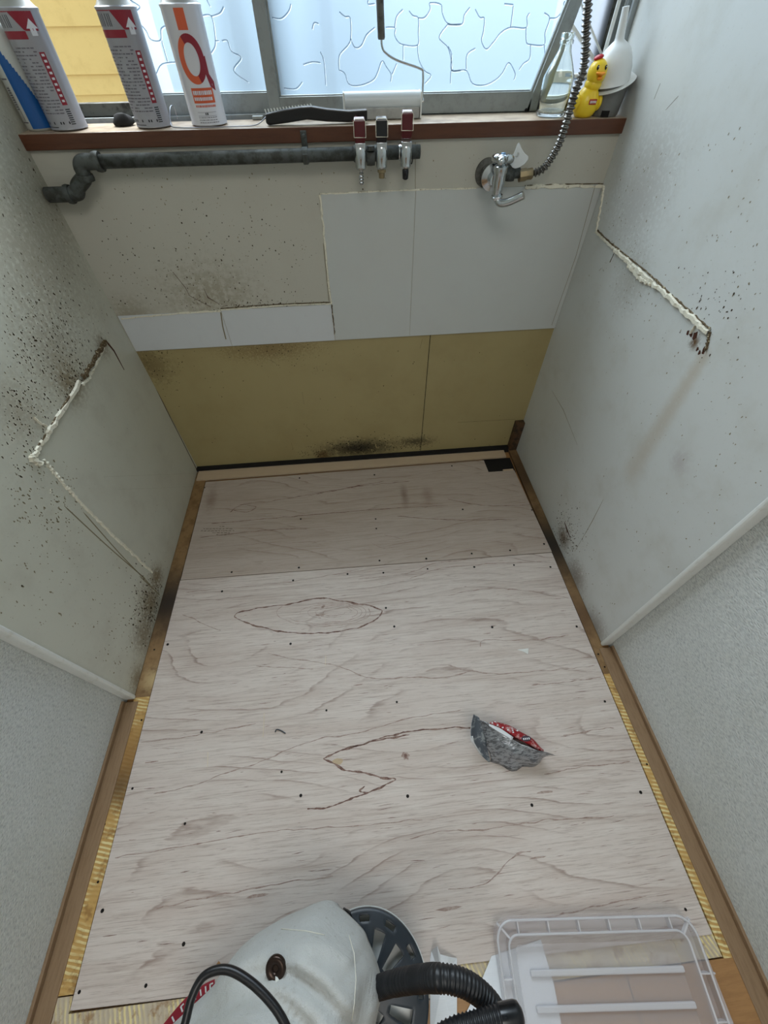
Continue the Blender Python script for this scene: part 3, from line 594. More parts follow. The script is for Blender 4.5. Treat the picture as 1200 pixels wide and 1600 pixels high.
m_red = M('dark_red_plastic', srgb(84, 14, 22), .25); m_blk = M('black_plastic', srgb(18, 20, 24), .22)
def valve(px, lever_mat, label, kind, lift=0):
    c = PY(px, 252); v = empty('gas_valve', (c.x, YP, zc), label, 'gas valve', 'gas valves on the pipe'); x = c.x
    fy = YP - .020
    g = MB(); g.lathe([(.0125, -.013), (.0135, -.01), (.0135, .01), (.0125, .013)], (x, YP, zc), (1, 0, 0), 20)          # tee on the pipe
    g.tube([(x, YP, zc), (x, fy - .004, zc - .001)], .0085, 16)
    g.build('tee', m_galv if kind != 'cap' else m_chrome, v, 40)
    g = MB(); g.lathe([(.0095, .014), (.0118, .009), (.0120, -.004), (.0108, -.012), (.0112, -.018), (.0082, -.022)], (x, fy, zc), (0, 0, 1), 20)
    g.obox((x, fy, zc + .014), (.0100, 0, 0), (0, .009, 0), (0, 0, .006)); g.build('valve_body', m_chrome, v, 40, .001)
    # lever: a hollow-topped handle standing on the body and leaning to the viewer
    z0 = zc + .016 + lift; w0, w1 = .0092, .0110
    g = MB(); A = [(x - w0, fy - .006, z0), (x + w0, fy - .006, z0), (x + w0, fy + .006, z0), (x - w0, fy + .006, z0)]
    T = [(x - w1, fy - .010, z0 + .036), (x + w1, fy - .010, z0 + .036), (x + w1 * .9, fy + .001, z0 + .040), (x - w1 * .9, fy + .001, z0 + .040)]
    Mi = [(x - w0 - .0005, fy - .0125, z0 + .012), (x + w0 + .0005, fy - .0125, z0 + .012), (x + w0, fy + .005, z0 + .014), (x - w0, fy + .005, z0 + .014)]
    g.add(A + Mi + T, [(3, 2, 1, 0)] + [(i, (i + 1) % 4, 4 + (i + 1) % 4, 4 + i) for i in range(4)] + [(4 + i, 4 + (i + 1) % 4, 8 + (i + 1) % 4, 8 + i) for i in range(4)] + [(8, 9, 10, 11)])
    h = g.build('lever', lever_mat, v, bevel=.0015)
    if lever_mat is m_red: h['label'] = 'dark red lever'
    g = MB()
    g.tube([(x - w1 - .0003, fy - .0115, z0 + .012), (x - w1 - .0003, fy - .0103, z0 + .034), (x - w1 + .003, fy - .010, z0 + .0375), (x + w1 - .003, fy - .010, z0 + .0375), (x + w1 + .0003, fy - .0103, z0 + .034), (x + w1 + .0003, fy - .0115, z0 + .012), (x - w1 - .0003, fy - .0125, z0 + .0125)], .0007, 6)
    g.build('lever_edge', m_caulk, v, True)
    g = MB(); zb = zc - .022
    if kind == 'nozzle':
        prof = []
        for i in range(5): prof += [(.0052, zb - i * .005), (.0035, zb - i * .005 - .0035)]
        g.lathe([(r, h) for r, h in prof], (x, fy, 0), (0, 0, 1), 14); g.build('hose_nozzle', m_chrome, v, 40)
    elif kind == 'brass':
        g.lathe([(.0085, zb + .002), (.0088, zb - .004), (.0062, zb - .005), (.0058, zb - .014), (.004, zb - .014)], (x, fy, 0), (0, 0, 1), 16); g.build('hose_nozzle', m_brass, v, 40)
    else:
        g.lathe([(.0062, zb + .004), (.0066, zb - .006), (.006, zb - .016), (.003, zb - .018), (0, zb - .018)], (x, fy, 0), (0, 0, 1), 16); g.build('rubber_cap', m_blk, v, True)
        g = MB(); g.tube(smooth_path([(x + .009, fy, zc + .004), (x + .013, fy - .002, zc - .006), (x + .012, fy - .002, zc - .014), (x + .009, fy, zc - .014)], 4), .0011, 6); g.build('cap_strap', m_blk, v, True)
    return v
valve(563, m_red, 'left gas valve with dark red lever and ridged chrome hose nozzle', 'nozzle')
valve(595, m_blk, 'middle gas valve with a black lever and short brass outlet', 'brass')
valve(632, m_red, 'right gas valve, red lever raised higher, with a black rubber cap below', 'cap', .008)
g = MB(); c = PY(579, 250); g.lathe([(.0125, -.008), (.0132, 0), (.0125, .008)], (c.x, YP - .004, zc - .006), (1, 0, 0), 18); g.lathe([(.0, .0), (.007, .001), (.008, -.006)], (c.x, YP - .01, zc + .012), (0, 0, 1), 16)
g.build('tee_block', m_galv, gp, 40)

# ------------------------------------------------------------------ water tap with flexible metal hose
fc = B(770, 282, 0); fc = Vector((.925, 0, .826))
tp = empty('water_tap', (fc.x, 0, fc.z), 'chrome wall water tap with curved spout below the right end of the sill', 'tap')
g = MB(); g.lathe([(.026, 0), (.0255, .004), (.017, .007), (.016, .010)], (fc.x, 0, fc.z), (0, -1, 0), 28); g.build('wall_flange', m_alu_dark, tp, 40)
g = MB(); g.lathe([(.009, 0), (.009, .03), (.017, .032), (.0235, .035), (.0235, .037), (.012, .040), (.0105, .06)], (fc.x + .003, 0, fc.z - .001), (0, -1, 0), 28); g.build('front_flange', m_chrome, tp, 40)
q = Vector((fc.x + .010, -.062, fc.z))
g = MB(); g.lathe([(.009, -.026), (.0105, -.018), (.0130, -.004), (.0125, .010), (.0145, .014), (.014, .022), (.007, .026)], q, (0, 0, 1), 24)
g.tube([(fc.x + .003, -.04, fc.z), q], .0105, 18); g.build('tap_body', m_chrome, tp, 40)
g = MB(); g.lathe([(.0125, -.003), (.0125, .003)], q + V((0, -.004, -.027)), (-.2, -.2, 1), 6); g.build('spout_nut', m_chrome, tp, 40, .0008)
g = MB(); s0 = q + V((0, -.006, -.03)); g.tube(smooth_path([s0, s0 + V((.006, -.006, -.006)), s0 + V((.020, -.014, -.004)), s0 + V((.042, -.026, .008)), s0 + V((.047, -.029, .011))], 6), .0075, 18); g.build('spout', m_chrome, tp, 50)
g = MB(); k = q + V((0, 0, .032)); g.lathe([(.006, -.008), (.0115, 0), (.0115, .006), (.007, .009), (0, .008)], k, (0, 0, 1), 20)
for t in (0.15, 2.3, 4.3):
    d = V((math.cos(t), math.sin(t), 0)); g.tube([k, k + d * .012 + V((0, 0, .001)), k + d * .022, k + d * .025], [.0085, .0080, .0066, .003], 12)
g.build('tap_handle', m_chrome, tp, 50)
g = MB(); g.lathe([(.0048, 0), (.0045, .002), (0, .0025)], k + V((0, 0, .0088)), (0, 0, 1), 16); g.build('blue_button', M('blue_button', srgb(110, 150, 190), .3), tp, True)
# clear fan-shaped handle of the side valve and its body
m_clear = Mat('clear_acrylic', (.93, .96, .97, 1), .08); m_clear.b.inputs['Transmission Weight'].default_value = .45
sv = V((fc.x + .042, -.03, fc.z + .004))
g = MB(); g.tube([(fc.x + .012, -.045, fc.z), sv, sv + V((.02, 0, .0))], .0095, 16); g.lathe([(.011, -.012), (.012, 0), (.009, .014), (.007, .02)], sv, (0, 0, 1), 18); g.build('side_valve', m_galv, tp, 40)
fn = MB(); c0 = sv + V((.004, -.014, .022)); n_ = (CC - c0).normalized(); ri = n_.cross(V((0, 0, 1))).normalized() * -1; up = ri.cross(n_) * -1
if up.z < 0: up = -up
out = [(-.016, -.002), (-.010, .006), (-.007, .014), (-.005, .024), (-.003, .028), (0, .027), (.006, .019), (.014, .012), (.022, .008), (.023, .003), (.018, -.004), (.010, -.009), (.0, -.012), (-.006, -.010)]
vs = [c0 + ri * a + up * b + n_ * d for d in (-.0035, .0035) for a, b in out]; n = len(out)
fn.add(vs, [tuple(range(n))[::-1], tuple(range(n, 2 * n))] + [(i, (i + 1) % n, n + (i + 1) % n, n + i) for i in range(n)]); fn.build('clear_handle', m_clear, tp, bevel=.001, label='clear fan shaped handle')
g = MB(); g.lathe([(.004, 0), (.004, .001), (0, .0014)], c0 + up * .010 + ri * -.001 + n_ * .0036, n_, 14); g.build('handle_button', m_chrome, tp)
g = MB(); nb = sv + V((.030, -.004, -.003)); g.lathe([(.0115, -.010), (.0115, .004), (.0098, .005), (.0105, .016), (.009, .018)], nb, (1, -.05, .12), 8); g.build('hose_nut', m_brass, tp, 40)
# flexible corrugated hose
m_flex = M('dull_steel_flex_hose', srgb(126, 124, 120), .3, .9, (60, srgb(70, 64, 56), .45, .7, .6))
hz = empty('flexible_hose', tuple(nb + V((.018, -.001, .003))), 'corrugated steel hose curving up from the water tap past the rubber duck', 'hose')
hp = smooth_path([nb + V((.016, -.001, .002)), B(850, 262, -.045), B(872, 228, -.055), B(887, 185, -.06), B(900, 140, -.055), B(911, 112, -.05), B(915, 80, -.048), B(916, 40, -.045), B(919, 0, -.045), B(922, -60, -.045), B(935, -260, -.03)], 44)
dd = [0.]
for a, b in zip(hp, hp[1:]): dd.append(dd[-1] + (b - a).length)
g = MB(); g.tube(hp, [.0066 + .0017 * math.sin(d * 2 * math.pi / .0066) for d in dd], 12); g.build('corrugated_tube', m_flex, hz, True)

# ------------------------------------------------------------------ things on the sill
ZS = .9082
def cyl_patch(mb, c, R, th0, th1, z0, z1, mi, n=12, sk=0.):
    vs = []; 
    for i in range(n + 1):
        t = th0 + (th1 - th0) * i / n
        vs += [(c[0] + R * math.cos(t), c[1] + R * math.sin(t), z0), (c[0] + R * math.cos(t + sk), c[1] + R * math.sin(t + sk), z1)]
    mb.add(vs, [(2 * i, 2 * i + 2, 2 * i + 3, 2 * i + 1) for i in range(n)], mi)
def cyl_poly(mb, c, R, pts, mi):
    """polygon given in (degrees from the front, height) laid on the can"""
    mb.add([(c[0] + R * math.sin(math.radians(a)), c[1] - R * math.cos(math.radians(a)), z) for a, z in pts], [tuple(range(len(pts)))], mi)
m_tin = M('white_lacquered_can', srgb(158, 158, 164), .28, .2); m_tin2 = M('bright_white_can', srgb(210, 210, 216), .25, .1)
m_cred = M('can_red_print', srgb(134, 20, 40), .3); m_cor = M('can_orange_print', srgb(206, 92, 56), .3); m_txt = M('can_grey_print', srgb(104, 100, 108), .4); m_cap = M('white_can_cap', srgb(150, 152, 148), .35)
m_blk2 = M('can_black_print', srgb(30, 30, 36), .4)
def can_shell(root, c, R, H, mat):
    g = MB(); x, y = c
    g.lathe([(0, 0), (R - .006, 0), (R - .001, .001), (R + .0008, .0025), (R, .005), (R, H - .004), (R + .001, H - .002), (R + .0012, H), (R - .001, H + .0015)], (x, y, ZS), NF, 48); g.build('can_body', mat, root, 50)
    g = MB(); g.lathe([(R - .001, H + .001), (R - .004, H + .004), (R - .010, H + .012), (R - .013, H + .020), (R - .0135, H + .055), (R - .018, H + .06), (0, H + .06)], (x, y, ZS), NF, 40); g.build('spray_cap', m_cap, root, 50)
def red_can(px, label):
    x = px; c = (x, .0372); R = .0325; H = .148
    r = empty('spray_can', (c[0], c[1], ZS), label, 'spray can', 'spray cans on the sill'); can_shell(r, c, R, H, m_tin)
    g = MB(); Z = ZS; Rr = R + .0003
    def band(a0, a1, z0, z1, mi, R=Rr):
        n = max(2, int((a1 - a0) / 6)); pts = [(a0 + (a1 - a0) * i / n) for i in range(n + 1)]
        for a, b in zip(pts, pts[1:]): cyl_poly(g, c, R, [(a, Z + z0), (b, Z + z0), (b, Z + z1), (a, Z + z1)], mi)
    band(-75, 22, .1145, .1235, 0); band(-75, -5, .1435, .1465, 0)
    for a in range(-5, 60, 5):
        zt = .1465; zb = max(.1235, .1445 - (a + 5) * .0008)
        cyl_poly(g, c, Rr, [(a, Z + zb), (a + 5, Z + max(.1235, .1445 - (a + 10) * .0008)), (a + 5, Z + zt), (a, Z + zt)], 0)
    band(32, 48, .035, .100, 0)
    cyl_poly(g, c, Rr + .0003, [(36, Z + .118), (52, Z + .118), (52, Z + .126), (60, Z + .126), (44, Z + .137), (28, Z + .126), (36, Z + .126)], 1)
    rr = random.Random(5)
    for row in range(20):
        a = -70; z = .104 - row * .0042
        while a < 20:
            w = rr.uniform(3, 14)
            if rr.random() < .8: band(a, a + w, z, z + .0016, 2)
            a += w + 2
    a = -66
    while a < -5: band(a, a + 2, .127, .141, 3); a += rr.uniform(5, 11)
    for i in range(9): z = .098 - i * .007; band(36, 44, z - .003, z, 1, Rr + .0003)
    for i in range(8): z = .030 - i * .0028; band(34, 48, z - .0014, z, 3)
    for a in (-60, -50, -42, -20, 2, 10, 28): band(a, a + 4, .010, .0135, 3)
    band(-70, -10, .0055, .0065, 3)
    g.build('printed_label', [m_cred, m_tin2, m_txt, m_blk2], r); return r
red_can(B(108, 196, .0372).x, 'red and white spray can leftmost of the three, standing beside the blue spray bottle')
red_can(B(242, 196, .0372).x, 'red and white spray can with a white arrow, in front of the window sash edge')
c = (B(328, 190, .05).x, .046); R = .034; H = .150
r = empty('spray_can', (c[0], c[1], ZS), 'white spray can with an orange and dark red round letter', 'spray can'); can_shell(r, c, R, H, m_tin2)
g = MB(); Z = ZS; Rr = R + .0004
def band(a0, a1, z0, z1, mi, R=Rr):
    n = max(1, int(abs(a1 - a0) / 6)); pts = [(a0 + (a1 - a0) * i / n) for i in range(n + 1)]
    for a, b in zip(pts, pts[1:]): cyl_poly(g, c, R, [(a, Z + z0), (b, Z + z0), (b, Z + z1), (a, Z + z1)], mi)
OA = 12
band(OA - 22, OA + 6, .122, .146, 0)
ca, cz, ra, rz = OA - 5, .088, 38, .0305
def ell(t, k, kz=None): return (ca + ra * k * math.cos(t), Z + cz + rz * (kz or k) * math.sin(t))
nn = 40
for i in range(nn):
    t0, t1 = 2 * math.pi * i / nn, 2 * math.pi * (i + 1) / nn; tm = math.degrees((t0 + t1) / 2) % 360
    red = tm < 118 or tm > 285
    cyl_poly(g, c, Rr, [ell(t0, .55, .66), ell(t1, .55, .66), ell(t1, 1), ell(t0, 1)], 1 if red else 0)
tl = [(26, .090), (38, .094), (41, .080), (46, .068), (54, .064), (52, .054), (44, .048), (34, .056), (30, .070)]
cyl_poly(g, c, Rr, [(OA - 10 + a, Z + z) for a, z in ((30, .090), (47, .092), (47, .070), (35, .070))], 1); cyl_poly(g, c, Rr, [(OA - 10 + a, Z + z) for a, z in ((35, .070), (47, .070), (60, .060), (59, .048), (42, .054))], 1)
band(OA - 32, OA + 36, .033, .053, 0)
rr = random.Random(8)
for z, hh in ((.044, .0055), (.0365, .0045)):
    a = OA - 28
    while a < OA + 28: w = rr.uniform(3, 6); band(a, min(a + w, OA + 30), z, z + hh, 2, Rr + .0003); a += w + 1.6
a = OA - 30
while a < OA + 34: w = rr.uniform(2, 4); band(a, a + w, .0275, .0305, 0); a += w + 1.6
band(OA - 30, OA + 30, .0205, .0209, 3); band(OA - 30, OA + 30, .0155, .0159, 3); band(OA - 6, OA - 3, .017, .020, 4); band(OA - 1, OA + 3, .017, .020, 4)
for z in (.013, .0095, .006):
    a = OA - 30
    while a < OA + 30: w = rr.uniform(2, 7); band(a, a + w, z, z + .001, 3); a += w + 2
g.build('printed_label', [m_cor, m_cred, m_tin2, m_txt, m_blk2], r)
# blue spray bottle squeezed in the left corner
m_bblue = M('blue_shrink_label', srgb(20, 84, 150), .3); m_bwh = M('pale_bottle_plastic', srgb(196, 200, 196), .3)
c = (.0255, .0370); r = empty('spray_bottle', (c[0], c[1], ZS), 'blue and white plastic bottle tucked in the left corner of the sill', 'bottle')
g = MB(); R = .0245; g.lathe([(0, 0), (R - .003, 0), (R, .004), (R, .10), (R - .002, .118), (R - .008, .135), (.012, .148), (.011, .17), (0, .17)], (c[0], c[1], ZS), NF, 40); g.build('bottle_body', m_bwh, r, 60)
g = MB(); Rr = R + .0004
def bb(a0, a1, z0, z1, mi):
    n = max(1, int(abs(a1 - a0) / 6)); pts = [(a0 + (a1 - a0) * i / n) for i in range(n + 1)]
    for a, b in zip(pts, pts[1:]): cyl_poly(g, c, Rr + mi * .0002, [(a, ZS + z0), (b, ZS + z0), (b, ZS + z1), (a, ZS + z1)], mi)
for i in range(20):
    z = .004 + i * .0049; e = 80 - max(0, (i - 3)) ** 1.15 * 2.6; bb(-8, max(e, 12), z, z + .0049, 0)
for i in range(10): bb(-40, -26, .03 + i * .003, .0315 + i * .003, 1)
bb(-26, -24, .015, .06, 1); bb(-44, -14, .068, .070, 1); bb(-44, -14, .012, .0135, 1)
g.build('printed_label', [m_bblue, m_txt], r)

# small black lump between the cans
g = MB(); g.lathe([(0, 0), (.018, .001), (.020, .005), (.016, .011), (.012, .016), (.005, .018), (0, .018)], (.177, .060, ZS), NF, 18)
for i, v in enumerate(g.v):
    q = Vector(v); k = mn.noise(q * 90) * .005; g.v[i] = (v[0] + k, v[1], v[2] + max(0, k) * .8)
g.build('sponge', M('blackened_sponge', srgb(26, 24, 22), .95), smooth=True, label='small black crumpled scrap on the sill between the two red cans', cat='scrap')

# wire on the sill
m_wire = M('grey_wire', srgb(150, 152, 160), .3, .6)
g = MB(); w3 = lambda x, y, z: (B(x, y, .018).x, .008 if 0 else .014, z)
g.tube(smooth_path([B(277, 186, .075), B(272, 168, .07), B(266, 168, .05), V((B(264, 185, .02).x, .02, ZS + .004)), V((B(280, 198, .005).x, .004, ZS + .0015)), V((B(320, 200, .0).x, -.001, ZS + .0015)), V((B(370, 199, .0).x, .002, ZS + .0015)), V((B(400, 192, .01).x, .010, ZS + .002)), V((B(416, 180, .02).x, .022, ZS + .012))], 8), .0009, 8)
g.build('wire', m_wire, smooth=True, label='thin grey wire curling across the sill in front of the round-letter can', cat='wire')

# folding saw with a black handle
sw = empty('folding_saw', (.56, .02, ZS), 'black handled tool with white bristles lying on the sill beside the paint roller', 'tool')
g = MB(); yF, yB_ = .004, .022
outl = [(415, 181), (440, 175), (470, 170), (486, 169), (510, 173), (545, 176), (574, 174), (574, 192), (545, 194), (510, 193), (480, 190), (450, 195), (420, 199), (416, 195)]
pts = [B(a, b, yF) for a, b in outl]; zmin = min(p.z for p in pts)
pts = [V((p.x, yF, ZS + .001 + (p.z - zmin) * 1.0)) for p in pts]; n = len(pts)
g.add([tuple(p) for p in pts] + [(p.x, yB_, p.z) for p in pts], [tuple(range(n)), tuple(range(2 * n - 1, n - 1, -1))] + [(i, n + i, n + (i + 1) % n, (i + 1) % n) for i in range(n)])
g.build('handle', M('black_rubber', srgb(12, 12, 14), .4), sw, bevel=.002)
g = MB(); a, b = pts[0], pts[3]; dz = 0
for i in range(16):
    p = pts[0].lerp(pts[3], i / 15); g.bar(p + V((.001, .010, -.001)), p + V((-.0006, .012, .0052 - i * .00022)), .0016, .005, (0, 1, 0))
g.build('bristles', m_white_trim, sw)
g = MB(); p = B(561, 183, yF); g.lathe([(.0035, 0), (.0033, .001), (0, .0012)], (pts[5].x + .014, yF - .0003, pts[5].z - .010), (0, -1, 0), 14); g.box(pts[5].x + .006, pts[5].x + .017, yF - .001, yF, pts[5].z - .015, pts[5].z - .013)
g.build('hang_hole', m_chrome, sw)

# paint roller leaning against the sash
pr = empty('paint_roller', (.70, .06, ZS), 'paint roller lying on the sill with its wire frame rising against the glass', 'paint roller')
yr = .062; a = B(537, 167, yr); b = B(656, 167, yr); zr_ = ZS + .0175
m_sleeve = M('grey_roller_sleeve', srgb(170, 170, 166), .8, 0, (50, srgb(140, 140, 138), .4, .7, .6)); m_grayp = M('light_grey_plastic', srgb(206, 212, 214), .3)
g = MB(); g.box(a.x + .004, b.x - .003, yr - .018, yr + .012, ZS + .0006, ZS + .018); g.build('roller_tray', m_sleeve, pr, bevel=.002)
g = MB(); g.lathe([(.0, 0), (.0155, 0), (.0155, b.x - a.x), (0, b.x - a.x)], (a.x, yr + .0, ZS + .025), (1, 0, 0), 24); g.build('roller_sleeve', m_grayp, pr, 40)
for k_ in (.010, -.002): pass
for xx in (a.x - .0005, b.x - .002): g = MB(); g.box(xx, xx + .003, yr - .020, yr + .016, ZS + .0004, ZS + .040); g.build('end_plate', m_white_trim, pr, bevel=.001)
g = MB(); ya = yr + .01
pth = [V((b.x - .003, yr, ZS + .024)), V((b.x + .006, yr, ZS + .024)), B(660, 150, yr), B(661, 115, yr), B(656, 107, yr), B(620, 94, yr), B(602, 82, yr), B(597, 72, yr), B(596, 60, yr)]
g.tube(smooth_path(pth, 6), .0022, 10); g.build('wire_frame', m_chrome, pr, True)
g = MB(); h0 = B(596, 62, yr); h1 = B(592, -40, yr); g.tube([h0, h0 + V((0, 0, .002)), h0.lerp(h1, .5), h1], [.0055, .0068, .0068, .0075], 14); g.build('handle', m_alu_dark, pr, True)

# glass bottle
cb = B(860, 178, .034); m_glass = Mat('clear_bottle_glass', (.96, 1, .96, 1), .02); m_glass.b.inputs['Transmission Weight'].default_value = 1; m_glass.b.inputs['IOR'].default_value = 1.45
gb_ = empty('glass_bottle', (cb.x, .034, ZS), 'empty clear glass bottle standing on the sill left of the duck', 'bottle')
g = MB(); R = .0300
po = [(0, 0), (R - .005, 0), (R - .001, .002), (R, .006), (R, .052), (R - .001, .058), (R - .008, .072), (R - .0145, .084), (.0125, .090), (.0108, .098), (.0128, .0985), (.0128, .103), (.0112, .104), (.0125, .1055), (.0125, .111), (.0112, .1125)]
pi = [(.0085, .1125), (.0085, .096), (.011, .088), (R - .010, .072), (R - .0028, .057), (R - .0024, .010), (R - .006, .006), (0, .005)]
g.lathe(po + pi, (cb.x, .034, ZS), NF, 40); g.build('bottle_glass', m_glass, gb_, 60)

# rubber duck
m_duck = M('yellow_vinyl', srgb(240, 206, 44), .3, 0, (30, srgb(220, 176, 30), .5, .8, .5))
dc = V((B(913, 180, .006).x, .010, ZS)); dk = empty('rubber_duck', tuple(dc), 'yellow rubber duck with orange beak, red cap and red tag on its chest', 'toy duck')
def blob(name, c, rad, mat, parent, fn=None, seg=28, ring=18, label=None):
    g = MB(); prof = [(math.sin(math.pi * i / ring), -math.cos(math.pi * i / ring)) for i in range(ring + 1)]
    g.lathe(prof, (0, 0, 0), NF, seg, ref=(1, 0, 0))
    for i, v in enumerate(g.v):
        q = V(v)
        if fn: q = fn(q)
        g.v[i] = (c[0] + q.x * rad[0], c[1] + q.y * rad[1], c[2] + q.z * rad[2])
    return g.build(name, mat, parent, True, label=label)
def duckbody(q):
    t = max(0, q.z); q = V((q.x * (1 - .25 * t), q.y * (1 - .2 * t), max(q.z, -.80))); return q
blob('body', dc + V((0, .004, .0215)), (.0255, .023, .027), m_duck, dk, duckbody)
blob('head', dc + V((.004, .0, .062)), (.0178, .0175, .0190), m_duck, dk)
blob('body_neck', dc + V((.003, .002, .046)), (.0160, .0155, .012), m_duck, dk)
for s_ in (-1, 1): blob('wing', dc + V((s_ * .0225, .002, .022)), (.006, .016, .013), m_duck, dk, lambda q: V((q.x, q.y, q.z + .4 * max(0, q.y))))
m_beak = M('orange_beak', srgb(240, 150, 30), .3)
g = MB(); hb = dc + V((.003, -.0175, .059))
blob('beak', hb + V((0, -.001, .002)), (.0088, .0065, .0030), m_beak, dk, lambda q: V((q.x, q.y, q.z + .6 * abs(q.x)))); blob('beak', hb + V((.001, -.001, -.0035)), (.0052, .0048, .0028), m_beak, dk)
for s_ in (-1, 1):
    e = dc + V((.004 + s_ * .0078, -.0150, .0695)); blob('eye', e, (.0022, .0016, .0036), M('duck_eye_black', srgb(10, 10, 10), .2), dk); blob('eye_glint', e + V((.0004, -.0013, .0012)), (.0007, .0007, .0009), m_white_trim, dk)
blob('red_cap', dc + V((.000, .002, .0815)), (.0088, .008, .0040), M('red_vinyl', srgb(176, 26, 36), .35), dk, lambda q: V((q.x, q.y, q.z + .5 * q.x)))
g = MB(); tg = dc + V((.003, -.0193, .024)); g.obox(tg, (.0072, 0, 0), (0, .0012, 0), (0, -.0008, .0038)); g.build('chest_tag', M('red_tag', srgb(176, 50, 34), .5), dk)
g = MB()
for i in range(5): g.obox(tg + V((-.0052 + i * .0026, -.0014, 0)), (.0008, 0, 0), (0, .0003, 0), (0, 0, .0018))
g.build('tag_lettering', m_white_trim, dk)

# white watering-can shaped funnel in a dark pot with a white stick
m_pot = Mat('grey_plastic_pot', srgb(118, 120, 118), .4); m_pot.mottle(20, srgb(90, 92, 90), .4, .7, .5)
c = V((1.163, .028, ZS)); pt = empty('plastic_pot', tuple(c), 'grey round plastic pot standing in the right corner of the sill', 'pot')
g = MB(); g.lathe([(0, 0), (.0265, 0), (.029, .003), (.0335, .045), (.0325, .045), (.028, .004), (0, .003)], c, NF, 36); g.build('pot_body', m_pot, pt, 50)
g = MB(); cyl_patch(g, (c.x, c.y), .0298, math.radians(238), math.radians(268), ZS + .0005, ZS + .010, 0); g.build('black_label', m_black, pt)
m_fun = Mat('milky_white_plastic', srgb(226, 230, 230), .35)
fu = empty('funnel', tuple(c + V((0, 0, .046))), 'milky white plastic funnel with upright spout resting upside down on the grey pot', 'funnel')
ax = V((-.16, -.02, 1)).normalized(); 
g = MB(); g.lathe([(.0365, 0), (.034, .003), (.0335, .010), (.0325, .022), (.029, .036), (.023, .047), (.014, .054), (.0085, .058), (.0078, .062), (.0058, .098), (.0045, .098)], c + V((-.002, 0, .045)), ax, 40)
for i, v in enumerate(g.v):        # the dome is fuller on the right than the spout side
    pass
g.build('funnel_body', m_fun, fu, 60)
g = MB(); tilt = V((-.42, -.1, 1)).normalized(); tilt = V((-.34, -.15, 1)).normalized(); g.lathe([(.036, -.001), (.0425, .000), (.0430, .0012), (.036, .0016)], c + V((.0, -.002, .046)), tilt, 44); g.build('funnel_rim', m_white_trim, fu, 40)
g = MB(); g.bar(B(972, 20, .045).lerp(B(935, 120, .045), 1.15), B(985, -60, .09), .0065, .003, (0, 1, 0)); g.build('white_stick', m_white_trim, label='white flat plastic stick leaning up behind the funnel against the window', cat='stick')

# ------------------------------------------------------------------ small litter on the plywood
g = MB(); g.add([G(808, 1015, .0006), G(826, 1013, .003), G(825, 1022, .0006), G(817, 1018, .0015)], [(0, 3, 1), (3, 2, 1)]); o = g.build('paper_scrap', m_white_trim, label='tiny torn white scrap of paper lying on the plywood near the right wall', cat='paper scrap')
o.modifiers.new('thick', 'SOLIDIFY').thickness = .0002
g = MB(); g.tube(smooth_path([G(430, 1144, .002), G(432, 1140, .002), G(438, 1141, .002), G(446, 1146, .002)], 4), .0013, 8); g.build('bent_nail', M('steel_nail', srgb(70, 76, 84), .3, .8), smooth=True, label='small bent dark nail lying on the middle of the plywood', cat='nail')
for q, nm in ((((413, 1114), (411, 1152)), 'pale thin wood splinter left of the bent nail'), (((509, 1024), (508, 1040)), 'short pale splinter below the eye-shaped grain figure'), (((325, 1175), (324, 1198)), 'pale thin splinter near the left edge of the plywood')):
    g = MB(); g.tube([G(*q[0], .001), G(*q[1], .001)], .0006, 6); g.build('wood_splinter', M('pale_splinter', srgb(226, 214, 190), .7), label=nm, cat='splinter')
g = MB(); g.ribbon([G(340, 1504, .002), G(346, 1512, .002), G(352, 1524, .002)], .005, NF, .002); g.build('wood_shaving', m_tan, label='short tan wood chip on the plywood behind the black cord', cat='wood chip')

# ------------------------------------------------------------------ foil sachet
m_foil = Mat('crumpled_foil', srgb(176, 180, 186), .30, .7); nz = m_foil.noise(60, 4, .6, m_foil.pos((1, 1, 1)), .8); m_foil.bump(nz, .7, .004)
m_foil.mix(m_foil.math('MULTIPLY', m_foil.ramp(m_foil.noise(1, 4, .7, m_foil.pos((50, 240, 160), rot=(0, 0, .5))), .46, .58), .75), srgb(84, 86, 90))  # darker streaks paint the shading of diagonal folds into the foil
m_fred = Mat('red_printed_foil', srgb(160, 36, 44), .35, .3); m_fred.mottle(120, srgb(214, 170, 168), .52, .6, .8)
m_foil_d = M('shaded_foil', srgb(104, 112, 122), .3, .5, (60, srgb(180, 186, 190), .5, .6, .8))  # darker copy of the foil, shade of the folded side painted in
m_fwhite = M('white_foil_edge', srgb(226, 230, 234), .3, .2)
sc = empty('foil_pouch', tuple(G(800, 1185)), 'torn silver foil pouch with red printing standing on the plywood near the right side', 'pouch')
def quadgrid(rows, mat, name, noise_amp=.0045, n=4, thick=.0004, label=None):
    """rows of control points -> subdivided crumpled sheet"""
    R_ = [smooth_path(r, n) for r in rows]; m_ = len(R_[0]); cols = [smooth_path([r[i] for r in R_], n) for i in range(m_)]; k = len(cols[0])
    g = MB(); vs = [cols[i][j] for i in range(m_) for j in range(k)]
    vs = [v + V((mn.noise(v * 38), mn.noise(v * 38 + V((5, 0, 0))), mn.noise(v * 38 + V((0, 9, 0))))) * noise_amp for v in vs]
    g.add([(v.x, v.y, max(v.z, .0006)) for v in vs], [(i * k + j, (i + 1) * k + j, (i + 1) * k + j + 1, i * k + j + 1) for i in range(m_ - 1) for j in range(k - 1)])
    o = g.build(name, mat, sc, 35, label=label); o.modifiers.new('thick', 'SOLIDIFY').thickness = thick; return o
T = [G(748, 1121, .070), G(762, 1130, .070), G(790, 1150, .064), G(825, 1168, .058), G(868, 1181, .042)]
Mi = [G(758, 1155, .038), G(772, 1160, .046), G(798, 1176, .040), G(830, 1184, .036), G(852, 1187, .026)]
